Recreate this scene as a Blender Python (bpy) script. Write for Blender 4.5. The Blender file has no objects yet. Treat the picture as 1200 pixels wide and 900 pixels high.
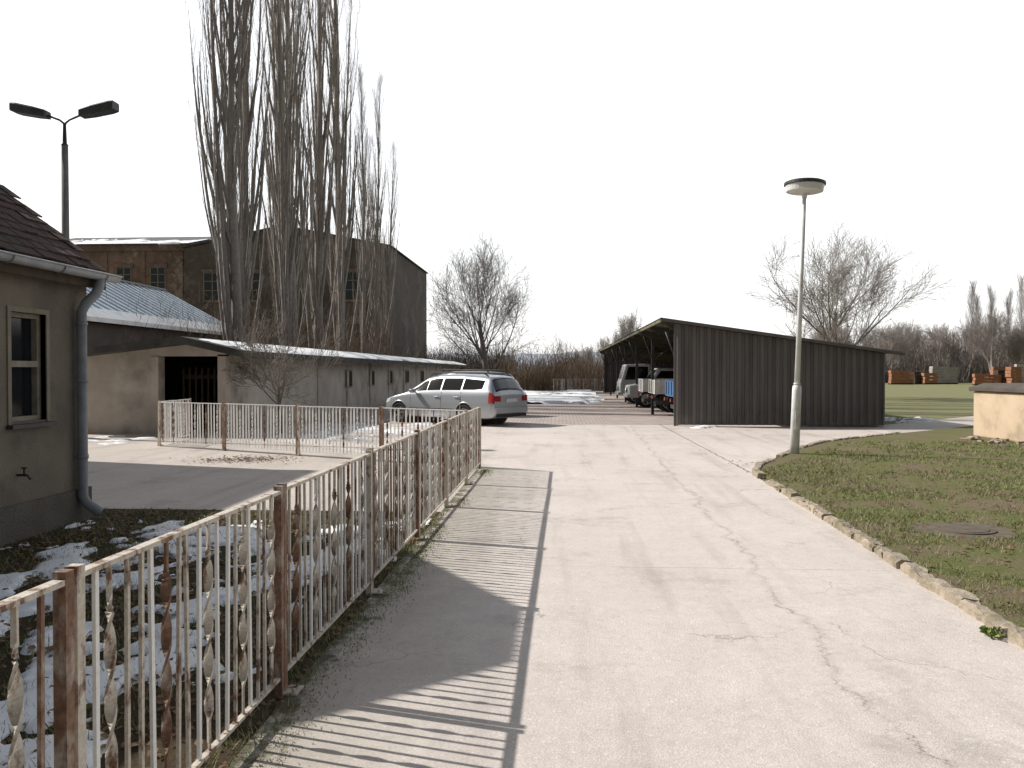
import bpy, bmesh, math, random
import numpy as np
from mathutils import Vector, Matrix, noise as mnoise
R=math.radians
random.seed(11)
scene=bpy.context.scene
C,S=math.cos(R(3.31)),math.sin(R(3.31))
def W(X,Y): return (X*C-Y*S, X*S+Y*C)

# ------------------------------------------------------------------ helpers
class MB:
    def __init__(s): s.v=[];s.f=[];s.m=[];s.sm=[]
    def add(s,vs,fs,m=0,smooth=False):
        o=len(s.v); s.v.extend([tuple(p) for p in vs])
        for f in fs: s.f.append([i+o for i in f]); s.m.append(m); s.sm.append(smooth)
    def bx(s,x0,x1,y0,y1,z0,z1,m=0):
        s.add([(x0,y0,z0),(x1,y0,z0),(x1,y1,z0),(x0,y1,z0),(x0,y0,z1),(x1,y0,z1),(x1,y1,z1),(x0,y1,z1)],
              [(0,3,2,1),(4,5,6,7),(0,1,5,4),(1,2,6,5),(2,3,7,6),(3,0,4,7)],m)
    def box(s,c,sz,m=0,rot=None):
        hx,hy,hz=sz[0]/2,sz[1]/2,sz[2]/2
        vs=[Vector((a*hx,b*hy,d*hz)) for d in(-1,1) for a,b in((-1,-1),(1,-1),(1,1),(-1,1))]
        if rot is not None: vs=[rot@v for v in vs]
        vs=[v+Vector(c) for v in vs]
        s.add(vs,[(0,3,2,1),(4,5,6,7),(0,1,5,4),(1,2,6,5),(2,3,7,6),(3,0,4,7)],m)
    def tube(s,pts,rad,n=8,m=0,cap=True,smooth=True):
        pts=[Vector(p) for p in pts]; k=len(pts); vs=[];fs=[]
        a=None
        for i,p in enumerate(pts):
            d=(pts[min(i+1,k-1)]-pts[max(i-1,0)])
            if d.length<1e-7: d=Vector((0,0,1))
            d.normalize()
            if a is None:
                a=d.orthogonal().normalized()
            else:
                a=(a-d*a.dot(d)); 
                if a.length<1e-5: a=d.orthogonal()
                a.normalize()
            b=d.cross(a); r=rad[i] if hasattr(rad,'__len__') else rad
            for j in range(n):
                t=2*math.pi*j/n; vs.append(p+a*(r*math.cos(t))+b*(r*math.sin(t)))
        for i in range(k-1):
            for j in range(n):
                j2=(j+1)%n; fs.append((i*n+j,i*n+j2,(i+1)*n+j2,(i+1)*n+j))
        s.add(vs,fs,m,smooth)
        if cap:
            o=len(s.v)-len(vs)
            s.f.append([o+j for j in range(n)][::-1]); s.m.append(m); s.sm.append(False)
            s.f.append([o+(k-1)*n+j for j in range(n)]); s.m.append(m); s.sm.append(False)
    def ext(s,poly,axis,a0,a1,m=0):
        def mk(p,a):
            return {'x':(a,p[0],p[1]),'y':(p[0],a,p[1]),'z':(p[0],p[1],a)}[axis]
        n=len(poly)
        vs=[mk(p,a0) for p in poly]+[mk(p,a1) for p in poly]
        fs=[list(range(n))[::-1],list(range(n,2*n))]+[(i,(i+1)%n,n+(i+1)%n,n+i) for i in range(n)]
        s.add(vs,fs,m)
    def mesh(s,name,mats,fix=True):
        me=bpy.data.meshes.new(name); me.from_pydata(s.v,[],s.f)
        for mt in mats: me.materials.append(mt)
        me.polygons.foreach_set('material_index',s.m)
        me.polygons.foreach_set('use_smooth',s.sm)
        if fix and len(s.f)<60000:
            b=bmesh.new(); b.from_mesh(me); bmesh.ops.recalc_face_normals(b,faces=b.faces); b.to_mesh(me); b.free()
        me.update(); return me

def obj(name,data,parent=None,loc=(0,0,0),rot=(0,0,0),label=None,cat=None,kind=None,group=None,bevel=0):
    o=bpy.data.objects.new(name,data); scene.collection.objects.link(o)
    o.location=loc; o.rotation_euler=rot
    if parent: o.parent=parent
    if label: o['label']=label
    if cat: o['category']=cat
    if kind: o['kind']=kind
    if group: o['group']=group
    if bevel:
        b=o.modifiers.new('bevel','BEVEL'); b.width=bevel; b.segments=2; b.limit_method='ANGLE'
    return o
def thing(name,label,cat,loc=(0,0,0),rot=(0,0,0),group=None):
    return obj(name,None,None,loc,rot,label,cat,None,group)

# ------------------------------------------------------------------ materials
def newmat(name):
    m=bpy.data.materials.new(name); m.use_nodes=True
    return m,m.node_tree,m.node_tree.nodes['Principled BSDF']
def sk(nt,inp,val):
    if isinstance(val,bpy.types.NodeSocket): nt.links.new(val,inp)
    else:
        if hasattr(inp.default_value,'__len__') and hasattr(val,'__len__') and len(inp.default_value)==4 and len(val)==3: val=(*val,1)
        inp.default_value=val
def mth(nt,op,a,b=0.0,clamp=False):
    n=nt.nodes.new('ShaderNodeMath'); n.operation=op; n.use_clamp=clamp
    sk(nt,n.inputs[0],a); sk(nt,n.inputs[1],b); return n.outputs[0]
def mixc(nt,f,a,b,mode='MIX'):
    n=nt.nodes.new('ShaderNodeMixRGB'); n.blend_type=mode
    sk(nt,n.inputs[0],f); sk(nt,n.inputs[1],a); sk(nt,n.inputs[2],b); return n.outputs[0]
def nz(nt,vec,scale,detail=6,rough=.6):
    n=nt.nodes.new('ShaderNodeTexNoise'); nt.links.new(vec,n.inputs['Vector'])
    n.inputs['Scale'].default_value=scale; n.inputs['Detail'].default_value=detail; n.inputs['Roughness'].default_value=rough
    return n.outputs['Fac']
def rmp(nt,f,a,b):
    n=nt.nodes.new('ShaderNodeMapRange'); n.clamp=True
    sk(nt,n.inputs['Value'],f); n.inputs['From Min'].default_value=a; n.inputs['From Max'].default_value=b
    return n.outputs['Result']
def pos(nt): return nt.nodes.new('ShaderNodeNewGeometry').outputs['Position']
def xyz(nt,v):
    n=nt.nodes.new('ShaderNodeSeparateXYZ'); nt.links.new(v,n.inputs[0]); return n.outputs
def comb(nt,x,y,z):
    n=nt.nodes.new('ShaderNodeCombineXYZ'); sk(nt,n.inputs[0],x); sk(nt,n.inputs[1],y); sk(nt,n.inputs[2],z); return n.outputs[0]
def bump(nt,b,h,st=.3,dist=.01):
    n=nt.nodes.new('ShaderNodeBump'); n.inputs['Strength'].default_value=st; n.inputs['Distance'].default_value=dist
    nt.links.new(h,n.inputs['Height']); nt.links.new(n.outputs[0],b.inputs['Normal'])
def M(name,c1,c2,scale=3,rough=.85,bst=.3,bsc=40,metal=0,c3=None,s3=.6,lo=.35,hi=.65,bd=.01,spec=.3):
    m,nt,b=newmat(name); p=pos(nt)
    c=mixc(nt,rmp(nt,nz(nt,p,scale),lo,hi),c1,c2)
    if c3: c=mixc(nt,rmp(nt,nz(nt,p,s3,4),.5,.72),c,c3)
    sk(nt,b.inputs['Base Color'],c); b.inputs['Roughness'].default_value=rough; b.inputs['Metallic'].default_value=metal
    b.inputs['Specular IOR Level'].default_value=spec
    if bst: bump(nt,b,nz(nt,p,bsc,4),bst,bd)
    return m
def glassmat(name,c=(.012,.014,.017),sp=.45):
    m,nt,b=newmat(name); b.inputs['Base Color'].default_value=(*c,1); b.inputs['Roughness'].default_value=.08; b.inputs['Specular IOR Level'].default_value=sp; return m

def peeling(name,lo,hi,pa=(.58,.54,.47),pb=(.42,.36,.29)):
    m,nt,b=newmat(name); p=pos(nt); xs=xyz(nt,p)
    v=comb(nt,xs[0],xs[1],mth(nt,'MULTIPLY',xs[2],.45))
    f=rmp(nt,nz(nt,v,14,8,.65),lo,hi)
    c=mixc(nt,rmp(nt,nz(nt,p,60,3),.3,.7),pa,pb)
    c2=mixc(nt,rmp(nt,nz(nt,p,40,3),.3,.7),(.13,.065,.04),(.26,.15,.095))
    sk(nt,b.inputs['Base Color'],mixc(nt,f,c,c2)); b.inputs['Roughness'].default_value=.8; bump(nt,b,f,.5,.002); return m
white_rust=peeling('flaking_white_paint',.53,.61,(.64,.59,.51),(.47,.40,.32))
whiter=peeling('dirty_white_paint',.64,.72,(.86,.85,.82),(.76,.73,.68))
rust_mat=peeling('heavy_rust',.36,.50,(.45,.39,.32),(.33,.26,.2))

def concrete(name,c1,c2,cracks=True):
    m,nt,b=newmat(name); p=pos(nt); xs=xyz(nt,p); x,y=xs[0],xs[1]
    big=rmp(nt,nz(nt,p,.45,5,.6),.35,.68); mid=rmp(nt,nz(nt,p,3.2,7,.7),.35,.7); fine=rmp(nt,nz(nt,p,85,3,.75),.35,.75)
    c=mixc(nt,big,c1,c2)
    c=mixc(nt,mth(nt,'MULTIPLY',mid,.30),c,tuple(k*.6 for k in c1))
    c=mixc(nt,mth(nt,'MULTIPLY',rmp(nt,nz(nt,p,14,6,.8),.5,.8),.5),c,tuple(k*.5 for k in c2))
    c=mixc(nt,mth(nt,'MULTIPLY',rmp(nt,nz(nt,p,.9,8,.75),.55,.64),.34),c,tuple(k*.5 for k in c2))
    c=mixc(nt,mth(nt,'MULTIPLY',fine,.40),c,(.20,.17,.15))
    spots=rmp(nt,nz(nt,p,45,2,.5),.64,.70)
    c=mixc(nt,mth(nt,'MULTIPLY',spots,.5),c,(.82,.80,.77))
    sv=comb(nt,mth(nt,'MULTIPLY',x,2.2),mth(nt,'MULTIPLY',y,.16),0.0)
    c=mixc(nt,mth(nt,'MULTIPLY',rmp(nt,nz(nt,sv,1.4,6,.6),.52,.72),.28),c,(.17,.14,.125))
    h=nz(nt,p,90,4,.7)
    if cracks:
        w1=mth(nt,'MULTIPLY',mth(nt,'SUBTRACT',nz(nt,comb(nt,0.0,y,3.0),1.1,9,.76),.5),.85)
        d=mth(nt,'ABSOLUTE',mth(nt,'SUBTRACT',mth(nt,'ADD',x,w1),mth(nt,'ADD',1.38,mth(nt,'MULTIPLY',y,.03))))
        wd=mth(nt,'MULTIPLY',rmp(nt,nz(nt,p,2.3,3),.42,.62),.004)
        k1=mth(nt,'MULTIPLY',mth(nt,'LESS_THAN',d,mth(nt,'ADD',wd,.0010)),rmp(nt,nz(nt,p,5,4),.36,.60))
        halo=mth(nt,'MULTIPLY',mth(nt,'SUBTRACT',1.0,rmp(nt,d,.0,.06)),.17)
        ym=mth(nt,'PINGPONG',mth(nt,'ADD',mth(nt,'ADD',y,mth(nt,'MULTIPLY',nz(nt,p,1.5,6,.7),.10)),40-13.05),2.1)
        k2=mth(nt,'MULTIPLY',mth(nt,'LESS_THAN',ym,.007),rmp(nt,nz(nt,p,1.7,4),.38,.55))
        d3=mth(nt,'ABSOLUTE',mth(nt,'SUBTRACT',mth(nt,'ADD',x,mth(nt,'MULTIPLY',nz(nt,p,3,6,.7),.12)),3.06))
        k3=mth(nt,'MULTIPLY',mth(nt,'LESS_THAN',d3,.018),mth(nt,'GREATER_THAN',y,12.9))
        vor=nt.nodes.new('ShaderNodeTexVoronoi'); vor.feature='DISTANCE_TO_EDGE'; vor.inputs['Scale'].default_value=.33
        vp=nt.nodes.new('ShaderNodeVectorMath'); vp.operation='ADD'; nn=nt.nodes.new('ShaderNodeTexNoise'); nn.inputs['Scale'].default_value=1.6; nn.inputs['Detail'].default_value=7
        nt.links.new(p,nn.inputs['Vector']); nt.links.new(p,vp.inputs[0]); nt.links.new(nn.outputs['Color'],vp.inputs[1]); nt.links.new(vp.outputs[0],vor.inputs['Vector'])
        k4=mth(nt,'MULTIPLY',mth(nt,'LESS_THAN',vor.outputs['Distance'],.0022),rmp(nt,nz(nt,p,.9,3),.48,.55))
        k=mth(nt,'MAXIMUM',mth(nt,'MAXIMUM',k1,mth(nt,'MULTIPLY',k2,.6)),mth(nt,'MAXIMUM',k3,mth(nt,'MULTIPLY',k4,.5)))
        c=mixc(nt,halo,c,(.22,.18,.15))
        near=mth(nt,'LESS_THAN',y,13.3)
        moss=mth(nt,'MULTIPLY',mth(nt,'SUBTRACT',1.0,rmp(nt,mth(nt,'ADD',x,mth(nt,'MULTIPLY',nz(nt,p,2.5,6,.7),1.2)),-1.0,.35)),mth(nt,'MULTIPLY',near,.6))
        c=mixc(nt,moss,c,(.21,.195,.13))
        mo2=mth(nt,'MULTIPLY',mth(nt,'SUBTRACT',1.0,rmp(nt,mth(nt,'ADD',x,mth(nt,'MULTIPLY',nz(nt,p,5,7,.75),.9)),-.87,-.75)),mth(nt,'MULTIPLY',near,.95))
        c=mixc(nt,mo2,c,mixc(nt,rmp(nt,nz(nt,p,30,3),.4,.6),(.07,.085,.03),(.10,.08,.055)))
        c=mixc(nt,mth(nt,'MULTIPLY',k,.65),c,(.09,.07,.055))
        h=mth(nt,'SUBTRACT',h,mth(nt,'MULTIPLY',k,2.0))
    sk(nt,b.inputs['Base Color'],c); b.inputs['Roughness'].default_value=.75; b.inputs['Specular IOR Level'].default_value=.35
    bump(nt,b,h,.6,.008)
    return m
road_mat=concrete('worn_concrete',(.78,.695,.63),(.68,.60,.54))
yard_mat=concrete('yard_concrete',(.66,.585,.515),(.54,.475,.415),False)

def soil(name,g1,g2,br,amt=.5,ps=.8):
    m,nt,b=newmat(name); p=pos(nt)
    c=mixc(nt,rmp(nt,nz(nt,p,9,8,.7),.35,.65),g1,g2)
    c=mixc(nt,rmp(nt,nz(nt,p,ps,8,.72),amt,amt+.10),c,br)
    c=mixc(nt,mth(nt,'MULTIPLY',rmp(nt,nz(nt,p,55,3,.7),.45,.7),.5),c,(.045,.035,.02))
    sk(nt,b.inputs['Base Color'],c); b.inputs['Roughness'].default_value=.95; b.inputs['Specular IOR Level'].default_value=.1
    bump(nt,b,nz(nt,p,35,6,.7),.8,.03); return m
lawn_mat=soil('lawn_soil',(.135,.15,.05),(.19,.19,.08),(.21,.165,.105),.46,1.3)
verge_mat=soil('verge_soil',(.06,.065,.028),(.06,.045,.028),(.085,.062,.038),.42)
field_mat=soil('field_grass',(.22,.235,.11),(.26,.255,.13),(.25,.21,.13),.5)
snow_mat=M('snow',(.92,.93,.94),(.84,.85,.86),6,.6,.3,30,c3=(.72,.69,.64),s3=2.2)

pav_mat,nt,b=newmat('brick_pavers'); p=pos(nt)
br=nt.nodes.new('ShaderNodeTexBrick'); nt.links.new(p,br.inputs['Vector']); br.inputs['Scale'].default_value=1
br.inputs['Brick Width'].default_value=.24; br.inputs['Row Height'].default_value=.16; br.inputs['Mortar Size'].default_value=.012
br.inputs['Color1'].default_value=(.54,.455,.41,1); br.inputs['Color2'].default_value=(.42,.35,.31,1); br.inputs['Mortar'].default_value=(.17,.14,.115,1)
c=mixc(nt,mth(nt,'MULTIPLY',rmp(nt,nz(nt,p,.6,6,.7),.4,.7),.5),br.outputs['Color'],(.27,.22,.19))
sk(nt,b.inputs['Base Color'],c); b.inputs['Roughness'].default_value=.9

def brick(name,c1,c2,mort,dark,patch=(.3,.26,.22),d0=.40,d1=.60):
    m,nt,b=newmat(name); p=pos(nt); xs=xyz(nt,p)
    v=comb(nt,mth(nt,'ADD',xs[0],xs[1]),xs[2],0.0)
    br=nt.nodes.new('ShaderNodeTexBrick'); nt.links.new(v,br.inputs['Vector']); br.inputs['Scale'].default_value=1
    br.inputs['Brick Width'].default_value=.26; br.inputs['Row Height'].default_value=.085; br.inputs['Mortar Size'].default_value=.012
    br.inputs['Color1'].default_value=(*c1,1); br.inputs['Color2'].default_value=(*c2,1); br.inputs['Mortar'].default_value=(*mort,1)
    c=mixc(nt,rmp(nt,nz(nt,p,.25,8,.75),d0,d1),br.outputs['Color'],dark)
    c=mixc(nt,rmp(nt,nz(nt,p,.35,8,.78),.54,.60),c,patch)
    c=mixc(nt,mth(nt,'MULTIPLY',rmp(nt,nz(nt,p,1.8,6,.8),.45,.65),.4),c,tuple(k*.5 for k in dark))
    sk(nt,b.inputs['Base Color'],c); b.inputs['Roughness'].default_value=.95; return m
brick_mat=brick('old_red_brick',(.36,.19,.15),(.27,.145,.115),(.28,.235,.20),(.15,.10,.085),patch=(.34,.27,.225),d0=.36,d1=.54)
darkwall_mat=brick('soot_stained_brick',(.155,.112,.097),(.115,.09,.078),(.13,.11,.10),(.085,.072,.066),patch=(.175,.145,.13))
stack_mat=brick('orange_brick',(.46,.20,.10),(.38,.16,.085),(.25,.12,.07),(.34,.16,.09),patch=(.42,.24,.14))
render_mat=M('rough_grey_render',(.16,.14,.11),(.23,.195,.155),1.3,.95,1.0,55,c3=(.10,.088,.075),s3=.9,bd=.02)
shedwall_mat=M('weathered_plaster',(.56,.505,.44),(.40,.355,.305),1.1,.95,.6,30,c3=(.23,.20,.17),s3=.8)
tile_mat=M('clay_roof_tile',(.062,.040,.036),(.095,.058,.048),5,.9,.5,50,c3=(.06,.06,.04),s3=1.2)
zinc_mat=M('zinc_metal',(.34,.35,.36),(.25,.26,.28),6,.5,.1,60,metal=.5)
pipe_mat=M('grey_painted_pipe',(.26,.275,.295),(.185,.195,.21),5,.55,.1,60)
corr_mat,nt,b=newmat('brown_corrugated_sheet'); p=pos(nt); xs=xyz(nt,p)
c=mixc(nt,rmp(nt,nz(nt,comb(nt,xs[0],xs[1],mth(nt,'MULTIPLY',xs[2],.12)),3.0,6,.6),.35,.65),(.075,.067,.062),(.12,.108,.10))
c=mixc(nt,mth(nt,'SUBTRACT',1.0,rmp(nt,mth(nt,'ADD',xs[2],mth(nt,'MULTIPLY',nz(nt,p,3,5),.5)),.2,.65)),c,(.17,.15,.13))
c=mixc(nt,rmp(nt,nz(nt,p,4,8,.7),.64,.72),c,(.13,.09,.065))
sk(nt,b.inputs['Base Color'],c); b.inputs['Roughness'].default_value=.6
timber_mat=M('mossy_dark_timber',(.09,.085,.05),(.055,.05,.038),4,.85,.3,30)
yel_mat=M('mossy_timber_edge',(.19,.18,.10),(.10,.095,.06),3,.8,.3,30)
darkwood_mat=M('dark_timber',(.05,.038,.028),(.08,.06,.042),6,.9,.4,30)
felt_mat=M('roofing_felt',(.045,.042,.04),(.08,.075,.07),2,.9,.4,40,c3=(.11,.11,.08),s3=1.5)
lidfelt_mat=M('brown_lid_felt',(.13,.10,.085),(.09,.075,.065),2,.9,.4,40,c3=(.09,.09,.05),s3=1.5)
lightroof_mat=M('light_blue_corrugated_roof',(.52,.60,.67),(.42,.49,.55),1.5,.6,.1,20)
whitepost_mat=M('white_lamp_paint',(.76,.76,.75),(.62,.62,.61),3,.5,.1,30,c3=(.46,.42,.38),s3=2.5)
bowl_mat=M('lamp_diffuser',(.72,.72,.70),(.62,.62,.60),8,.3,0)
darkmetal_mat=M('dark_metal',(.035,.035,.037),(.06,.058,.055),5,.5,.1,40)
concpost_mat=M('grey_concrete_post',(.24,.23,.22),(.18,.17,.165),4,.9,.3,50)
well_mat=M('ochre_render',(.60,.47,.33),(.50,.385,.265),1.6,.9,.5,40,c3=(.34,.27,.19),s3=1.6)
kerb_mat=M('kerb_stone',(.44,.37,.285),(.29,.24,.18),7,.95,.8,30,c3=(.16,.15,.08),s3=3,bd=.02)
bark_mat=M('grey_brown_bark',(.13,.115,.10),(.19,.165,.145),6,.95,.6,20)
palebark_mat=M('pale_grey_bark',(.22,.195,.175),(.30,.265,.235),6,.95,.6,20)
popbark_mat=M('poplar_bark',(.24,.215,.195),(.33,.295,.27),6,.95,.6,20)
poptwig_mat=M('poplar_twigs',(.22,.185,.165),(.29,.25,.225),3,.95,0)
twig_mat=M('bare_twigs',(.17,.145,.125),(.23,.195,.17),3,.95,0)
paletwig_mat=M('pale_bare_twigs',(.27,.235,.21),(.34,.30,.27),3,.95,0)
brush_mat=M('brown_brushwood',(.20,.145,.105),(.14,.105,.08),.6,.95,0,c3=(.27,.195,.125),s3=.3)
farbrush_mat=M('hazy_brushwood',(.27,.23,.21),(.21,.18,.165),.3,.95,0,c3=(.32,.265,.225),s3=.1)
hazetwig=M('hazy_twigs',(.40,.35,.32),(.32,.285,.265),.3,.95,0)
glass=glassmat('dark_window_glass'); carglass=glassmat('tinted_car_glass',(.006,.007,.008),.22)
tyre_mat=M('tyre_rubber',(.02,.02,.02),(.03,.03,.03),9,.9,.1,60)
rim_mat=M('alloy',(.5,.5,.52),(.42,.42,.44),9,.35,0,metal=.8)
frame_mat=M('old_window_frame',(.30,.26,.21),(.20,.175,.14),8,.8,.3,40)
silver,nt,b=newmat('silver_car_paint'); b.inputs['Base Color'].default_value=(.44,.46,.485,1); b.inputs['Metallic'].default_value=.6; b.inputs['Roughness'].default_value=.35; b.inputs['Coat Weight'].default_value=.3
greyp,nt,b=newmat('grey_car_paint'); b.inputs['Base Color'].default_value=(.12,.125,.14,1); b.inputs['Metallic'].default_value=.5; b.inputs['Roughness'].default_value=.35; b.inputs['Coat Weight'].default_value=.3
redl,nt,b=newmat('red_lens'); b.inputs['Base Color'].default_value=(.24,.014,.012,1); b.inputs['Roughness'].default_value=.25
whl,nt,b=newmat('clear_lens'); b.inputs['Base Color'].default_value=(.6,.6,.6,1); b.inputs['Roughness'].default_value=.1
blackp=M('black_plastic',(.025,.025,.025),(.035,.035,.035),9,.6,0)

# ------------------------------------------------------------------ ground
def sheet(name,poly,z,mat,label,cat,kind='structure'):
    mb=MB(); mb.add([(x,y,z) for x,y in poly],[list(range(len(poly)))])
    return obj(name,mb.mesh(name,[mat],fix=False),label=label,cat=cat,kind=kind)
mb=MB(); mb.add([(-1500,-300,0),(1500,-300,0),(1500,2500,0),(-1500,2500,0)],[(0,1,2,3)])
obj('ground',mb.mesh('ground',[field_mat]),label='dull green winter grass field reaching the horizon',cat='ground',kind='structure')
sheet('verge',[(-40,-12),(-1.30,-12),(-1.30,9.1),(-40,9.1)],.003,verge_mat,'soil and sparse grass verge beside the fence','verge')
sheet('yard',[(-30,9.1),(-1.30,9.1),(-1.30,24.4),(-8.3,24.4),(-30,24.4)],.006,yard_mat,'patched concrete yard beside the rendered house','yard')
sheet('driveway',[(-1.33,-8),(2.14,-8),(2.99,12.7),(3.2,13.5),(3.8,14.75),(4.6,16.4),(5.75,18.26),(8.6,21.1),(11.9,24.1),(9.4,24.3),(-8.35,24.3),(-8.35,20),(-1.33,13.1)],.010,road_mat,'cracked pale concrete driveway with worn joints','driveway')
sheet('path',[(8.4,21),(11.9,24.1),(18,28.0),(45,42),(45,47),(15,29.9),(9.4,24.35)],.013,yard_mat,'concrete path curving past the corrugated carport','path')
sheet('paved_lane',[(-8.35,24.3),(9.2,24.3),(9.2,64),(-8.35,64)],.014,pav_mat,'brick paved lane beside the carport','lane')
lp=[(2.28,-8),(3.08,12.6),(3.35,13.5),(3.95,14.65),(4.75,16.3),(5.9,18.1),(8.7,20.9),(12,23.9),(18.2,27.7),(45,41),(60,41),(60,-8)]
mb=MB(); mb.ext(lp,'z',-.05,.055)
obj('lawn',mb.mesh('lawn',[lawn_mat]),label='patchy winter lawn behind a broken kerb',cat='lawn',kind='structure')
rk=random.Random(3)
line=[(2.14+.041*8+.041*yy+.04,yy) for yy in (-1,12.7)]+[(3.27,13.5),(3.87,14.7),(4.67,16.35),(5.8,18.2),(8.65,21.0)]
def along(line,d):
    for i in range(len(line)-1):
        a=Vector(line[i]); bb=Vector(line[i+1]); L=(bb-a).length
        if d<=L: return a+(bb-a)*(d/L),(bb-a).normalized()
        d-=L
    return None,None
d=0
mb=MB()
while True:
    L=rk.uniform(.25,.62); pt,t=along(line,d+L/2)
    if pt is None: break
    if rk.random()>.06:
        rot=Matrix.Rotation(math.atan2(t.y,t.x)+rk.uniform(-.05,.05),3,'Z')@Matrix.Rotation(rk.uniform(-.05,.05),3,'X')@Matrix.Rotation(rk.uniform(-.03,.03),3,'Y')
        hz=.15+rk.uniform(-.035,.012); wy=.115+rk.uniform(-.02,.01)
        nx=8; vs=[];fs=[]
        for i in range(nx+1):
            xx=-L/2+.01+(L-.02)*i/nx; e_=.02*rk.random() if i in(0,nx) else 0
            for (yy,zz) in ((-wy/2,-.05),(-wy/2,hz*.5-.01),(-wy/2+.02,hz*.5),(wy/2-.02,hz*.5),(wy/2,hz*.5-.01),(wy/2,-.05)):
                vs.append((xx+rk.uniform(-.008,.008),yy+rk.uniform(-.012,.012),zz+((rk.uniform(-.02,.006)-e_) if zz>0 else 0)))
        for i in range(nx):
            for j in range(5): fs.append((i*6+j,i*6+j+1,(i+1)*6+j+1,(i+1)*6+j))
        fs.append(list(range(6))); fs.append([nx*6+j for j in range(6)][::-1])
        mb.add([rot@Vector(q)+Vector((pt.x,pt.y,.012)) for q in vs],fs)
    d+=L+.008
obj('kerb',mb.mesh('kerb',[kerb_mat]),label='broken low stone kerb edging the lawn',cat='kerb',kind='structure')

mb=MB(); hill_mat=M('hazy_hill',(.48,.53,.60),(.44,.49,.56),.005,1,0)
nx=90; vs=[];fs=[]
for i in range(nx+1):
    x=-700+1600*i/nx; h=24+16*mnoise.noise(Vector((x*.004,3.1,0)))+6*mnoise.noise(Vector((x*.02,1,0)))
    vs+= [(x,900,-2),(x,960,max(h,4)),(x,1200,max(h,4)*1.05)]
for i in range(nx):
    for j in range(2): fs.append((i*3+j,(i+1)*3+j,(i+1)*3+j+1,i*3+j+1))
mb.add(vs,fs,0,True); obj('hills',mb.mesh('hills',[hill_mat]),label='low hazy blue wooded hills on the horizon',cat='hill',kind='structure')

def snow(x0,x1,y0,y1,res,thr,amp,seed,base,fall=None,sc=1.6,label='thawing snow patches on the grass'):
    nx=int((x1-x0)/res); ny=int((y1-y0)/res); vs=[]
    H=np.zeros((nx+1,ny+1))
    for i in range(nx+1):
        for j in range(ny+1):
            x=x0+i*res; y=y0+j*res
            h=.5+.5*mnoise.fractal(Vector((x*sc,y*sc*.8,seed)),.8,2.1,6)*1.3
            ed=min(i,nx-i,j,ny-j)/(min(nx,ny)*.22); h-=max(0,1-ed)*.35
            if fall: h-=fall(x,y)
            H[i,j]=h-thr
    fs=[];mp={}
    def vid(i,j):
        if (i,j) not in mp:
            h=H[i,j]; z=base-.006+ (amp*(1-math.exp(-max(h,0)*14)) if h>0 else max(h*.3,-.03))
            mp[(i,j)]=len(vs); vs.append((x0+i*res,y0+j*res,z))
        return mp[(i,j)]
    for i in range(nx):
        for j in range(ny):
            if H[i:i+2,j:j+2].max()>0: fs.append((vid(i,j),vid(i+1,j),vid(i+1,j+1),vid(i,j+1)))
    if not fs: return
    mb=MB(); mb.add(vs,fs,0,True)
    obj('snow_patches',mb.mesh('snow_patches',[snow_mat],fix=False),label=label,cat='snow',kind='structure')
snow(-5.0,-1.35,1.2,8.8,.025,.50,.035,4.3,.006,sc=2.3)
snow(-11.5,-9.2,16.8,19.6,.06,.55,.03,8.1,.008,label='thin snow remains by the shed wall')
snow(-6.6,-3.6,18.5,24.5,.07,.52,.05,2.2,.01,label='thawing snow patches on the yard')
snow(-4.5,2.6,39,63,.2,.26,.16,5.5,.016,sc=.4,label='bright snow bank at the end of the lane')
snow(3.25,4.6,22.6,23.5,.05,.5,.06,1.5,.012,label='small snow remains against the carport')
snow(9.9,12.4,25.6,28.8,.06,.44,.05,9.2,.002,label='snow strip beside the carport')

def blades(name,region,n,hr,w,mats,test,label,seed,base=.05,wt=(4,4,4)):
    rg=random.Random(seed); vs=[];fs=[];mi=[]
    k=0;tries=0
    while k<n and tries<n*6:
        tries+=1
        x,y=region(rg)
        if not test(x,y,rg): continue
        h=rg.uniform(*hr); a=rg.uniform(0,6.28); b2=rg.uniform(0,6.28); ln=h*rg.uniform(.3,1.1); dist=max(1,y/6)
        ww=w*dist*.5; dx,dy=math.cos(a)*ww,math.sin(a)*ww
        o=len(vs); vs+= [(x-dx,y-dy,base),(x+dx,y+dy,base),(x+math.cos(b2)*ln,y+math.sin(b2)*ln,base+h)]
        fs.append((o,o+1,o+2)); mi.append(rg.choices(range(len(mats)),wt)[0]); k+=1
    me=bpy.data.meshes.new(name); me.from_pydata(vs,[],fs)
    for m in mats: me.materials.append(m)
    me.polygons.foreach_set('material_index',mi)
    obj(name,me,label=label,cat='grass',kind='stuff')
g1=M('grass_blade_green',(.15,.21,.055),(.20,.245,.075),2,.8,0); g2=M('grass_blade_dull',(.21,.22,.09),(.175,.18,.075),2,.8,0); g3=M('grass_blade_straw',(.38,.33,.20),(.29,.24,.14),2,.8,0)
leaf=M('dead_leaf',(.22,.13,.07),(.15,.09,.05),6,.8,0)
def tl(x,y,rg):
    if x<2.14+.041*8+.041*y+.12 and y<13: return False
    if y>13 and x<3.3+(y-13)*.58: return False
    if (x-3.95)**2/.22+(y-8.1)**2/.18<1: return False
    return mnoise.noise(Vector((x*.7,y*.7,0)))+.9*mnoise.noise(Vector((x*2.7,y*2.7,4)))+rg.uniform(-.35,.45)>.05
def rl(rg):
    t=rg.random()**1.5; y=3.2+t*15; return (rg.uniform(2.5,3.2+y*.75),y)
blades('lawn_grass',rl,95000,(.015,.055),.006,[g1,g2,g3],tl,'short patchy winter grass on the lawn',5,.05,(5,4,3))
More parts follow.
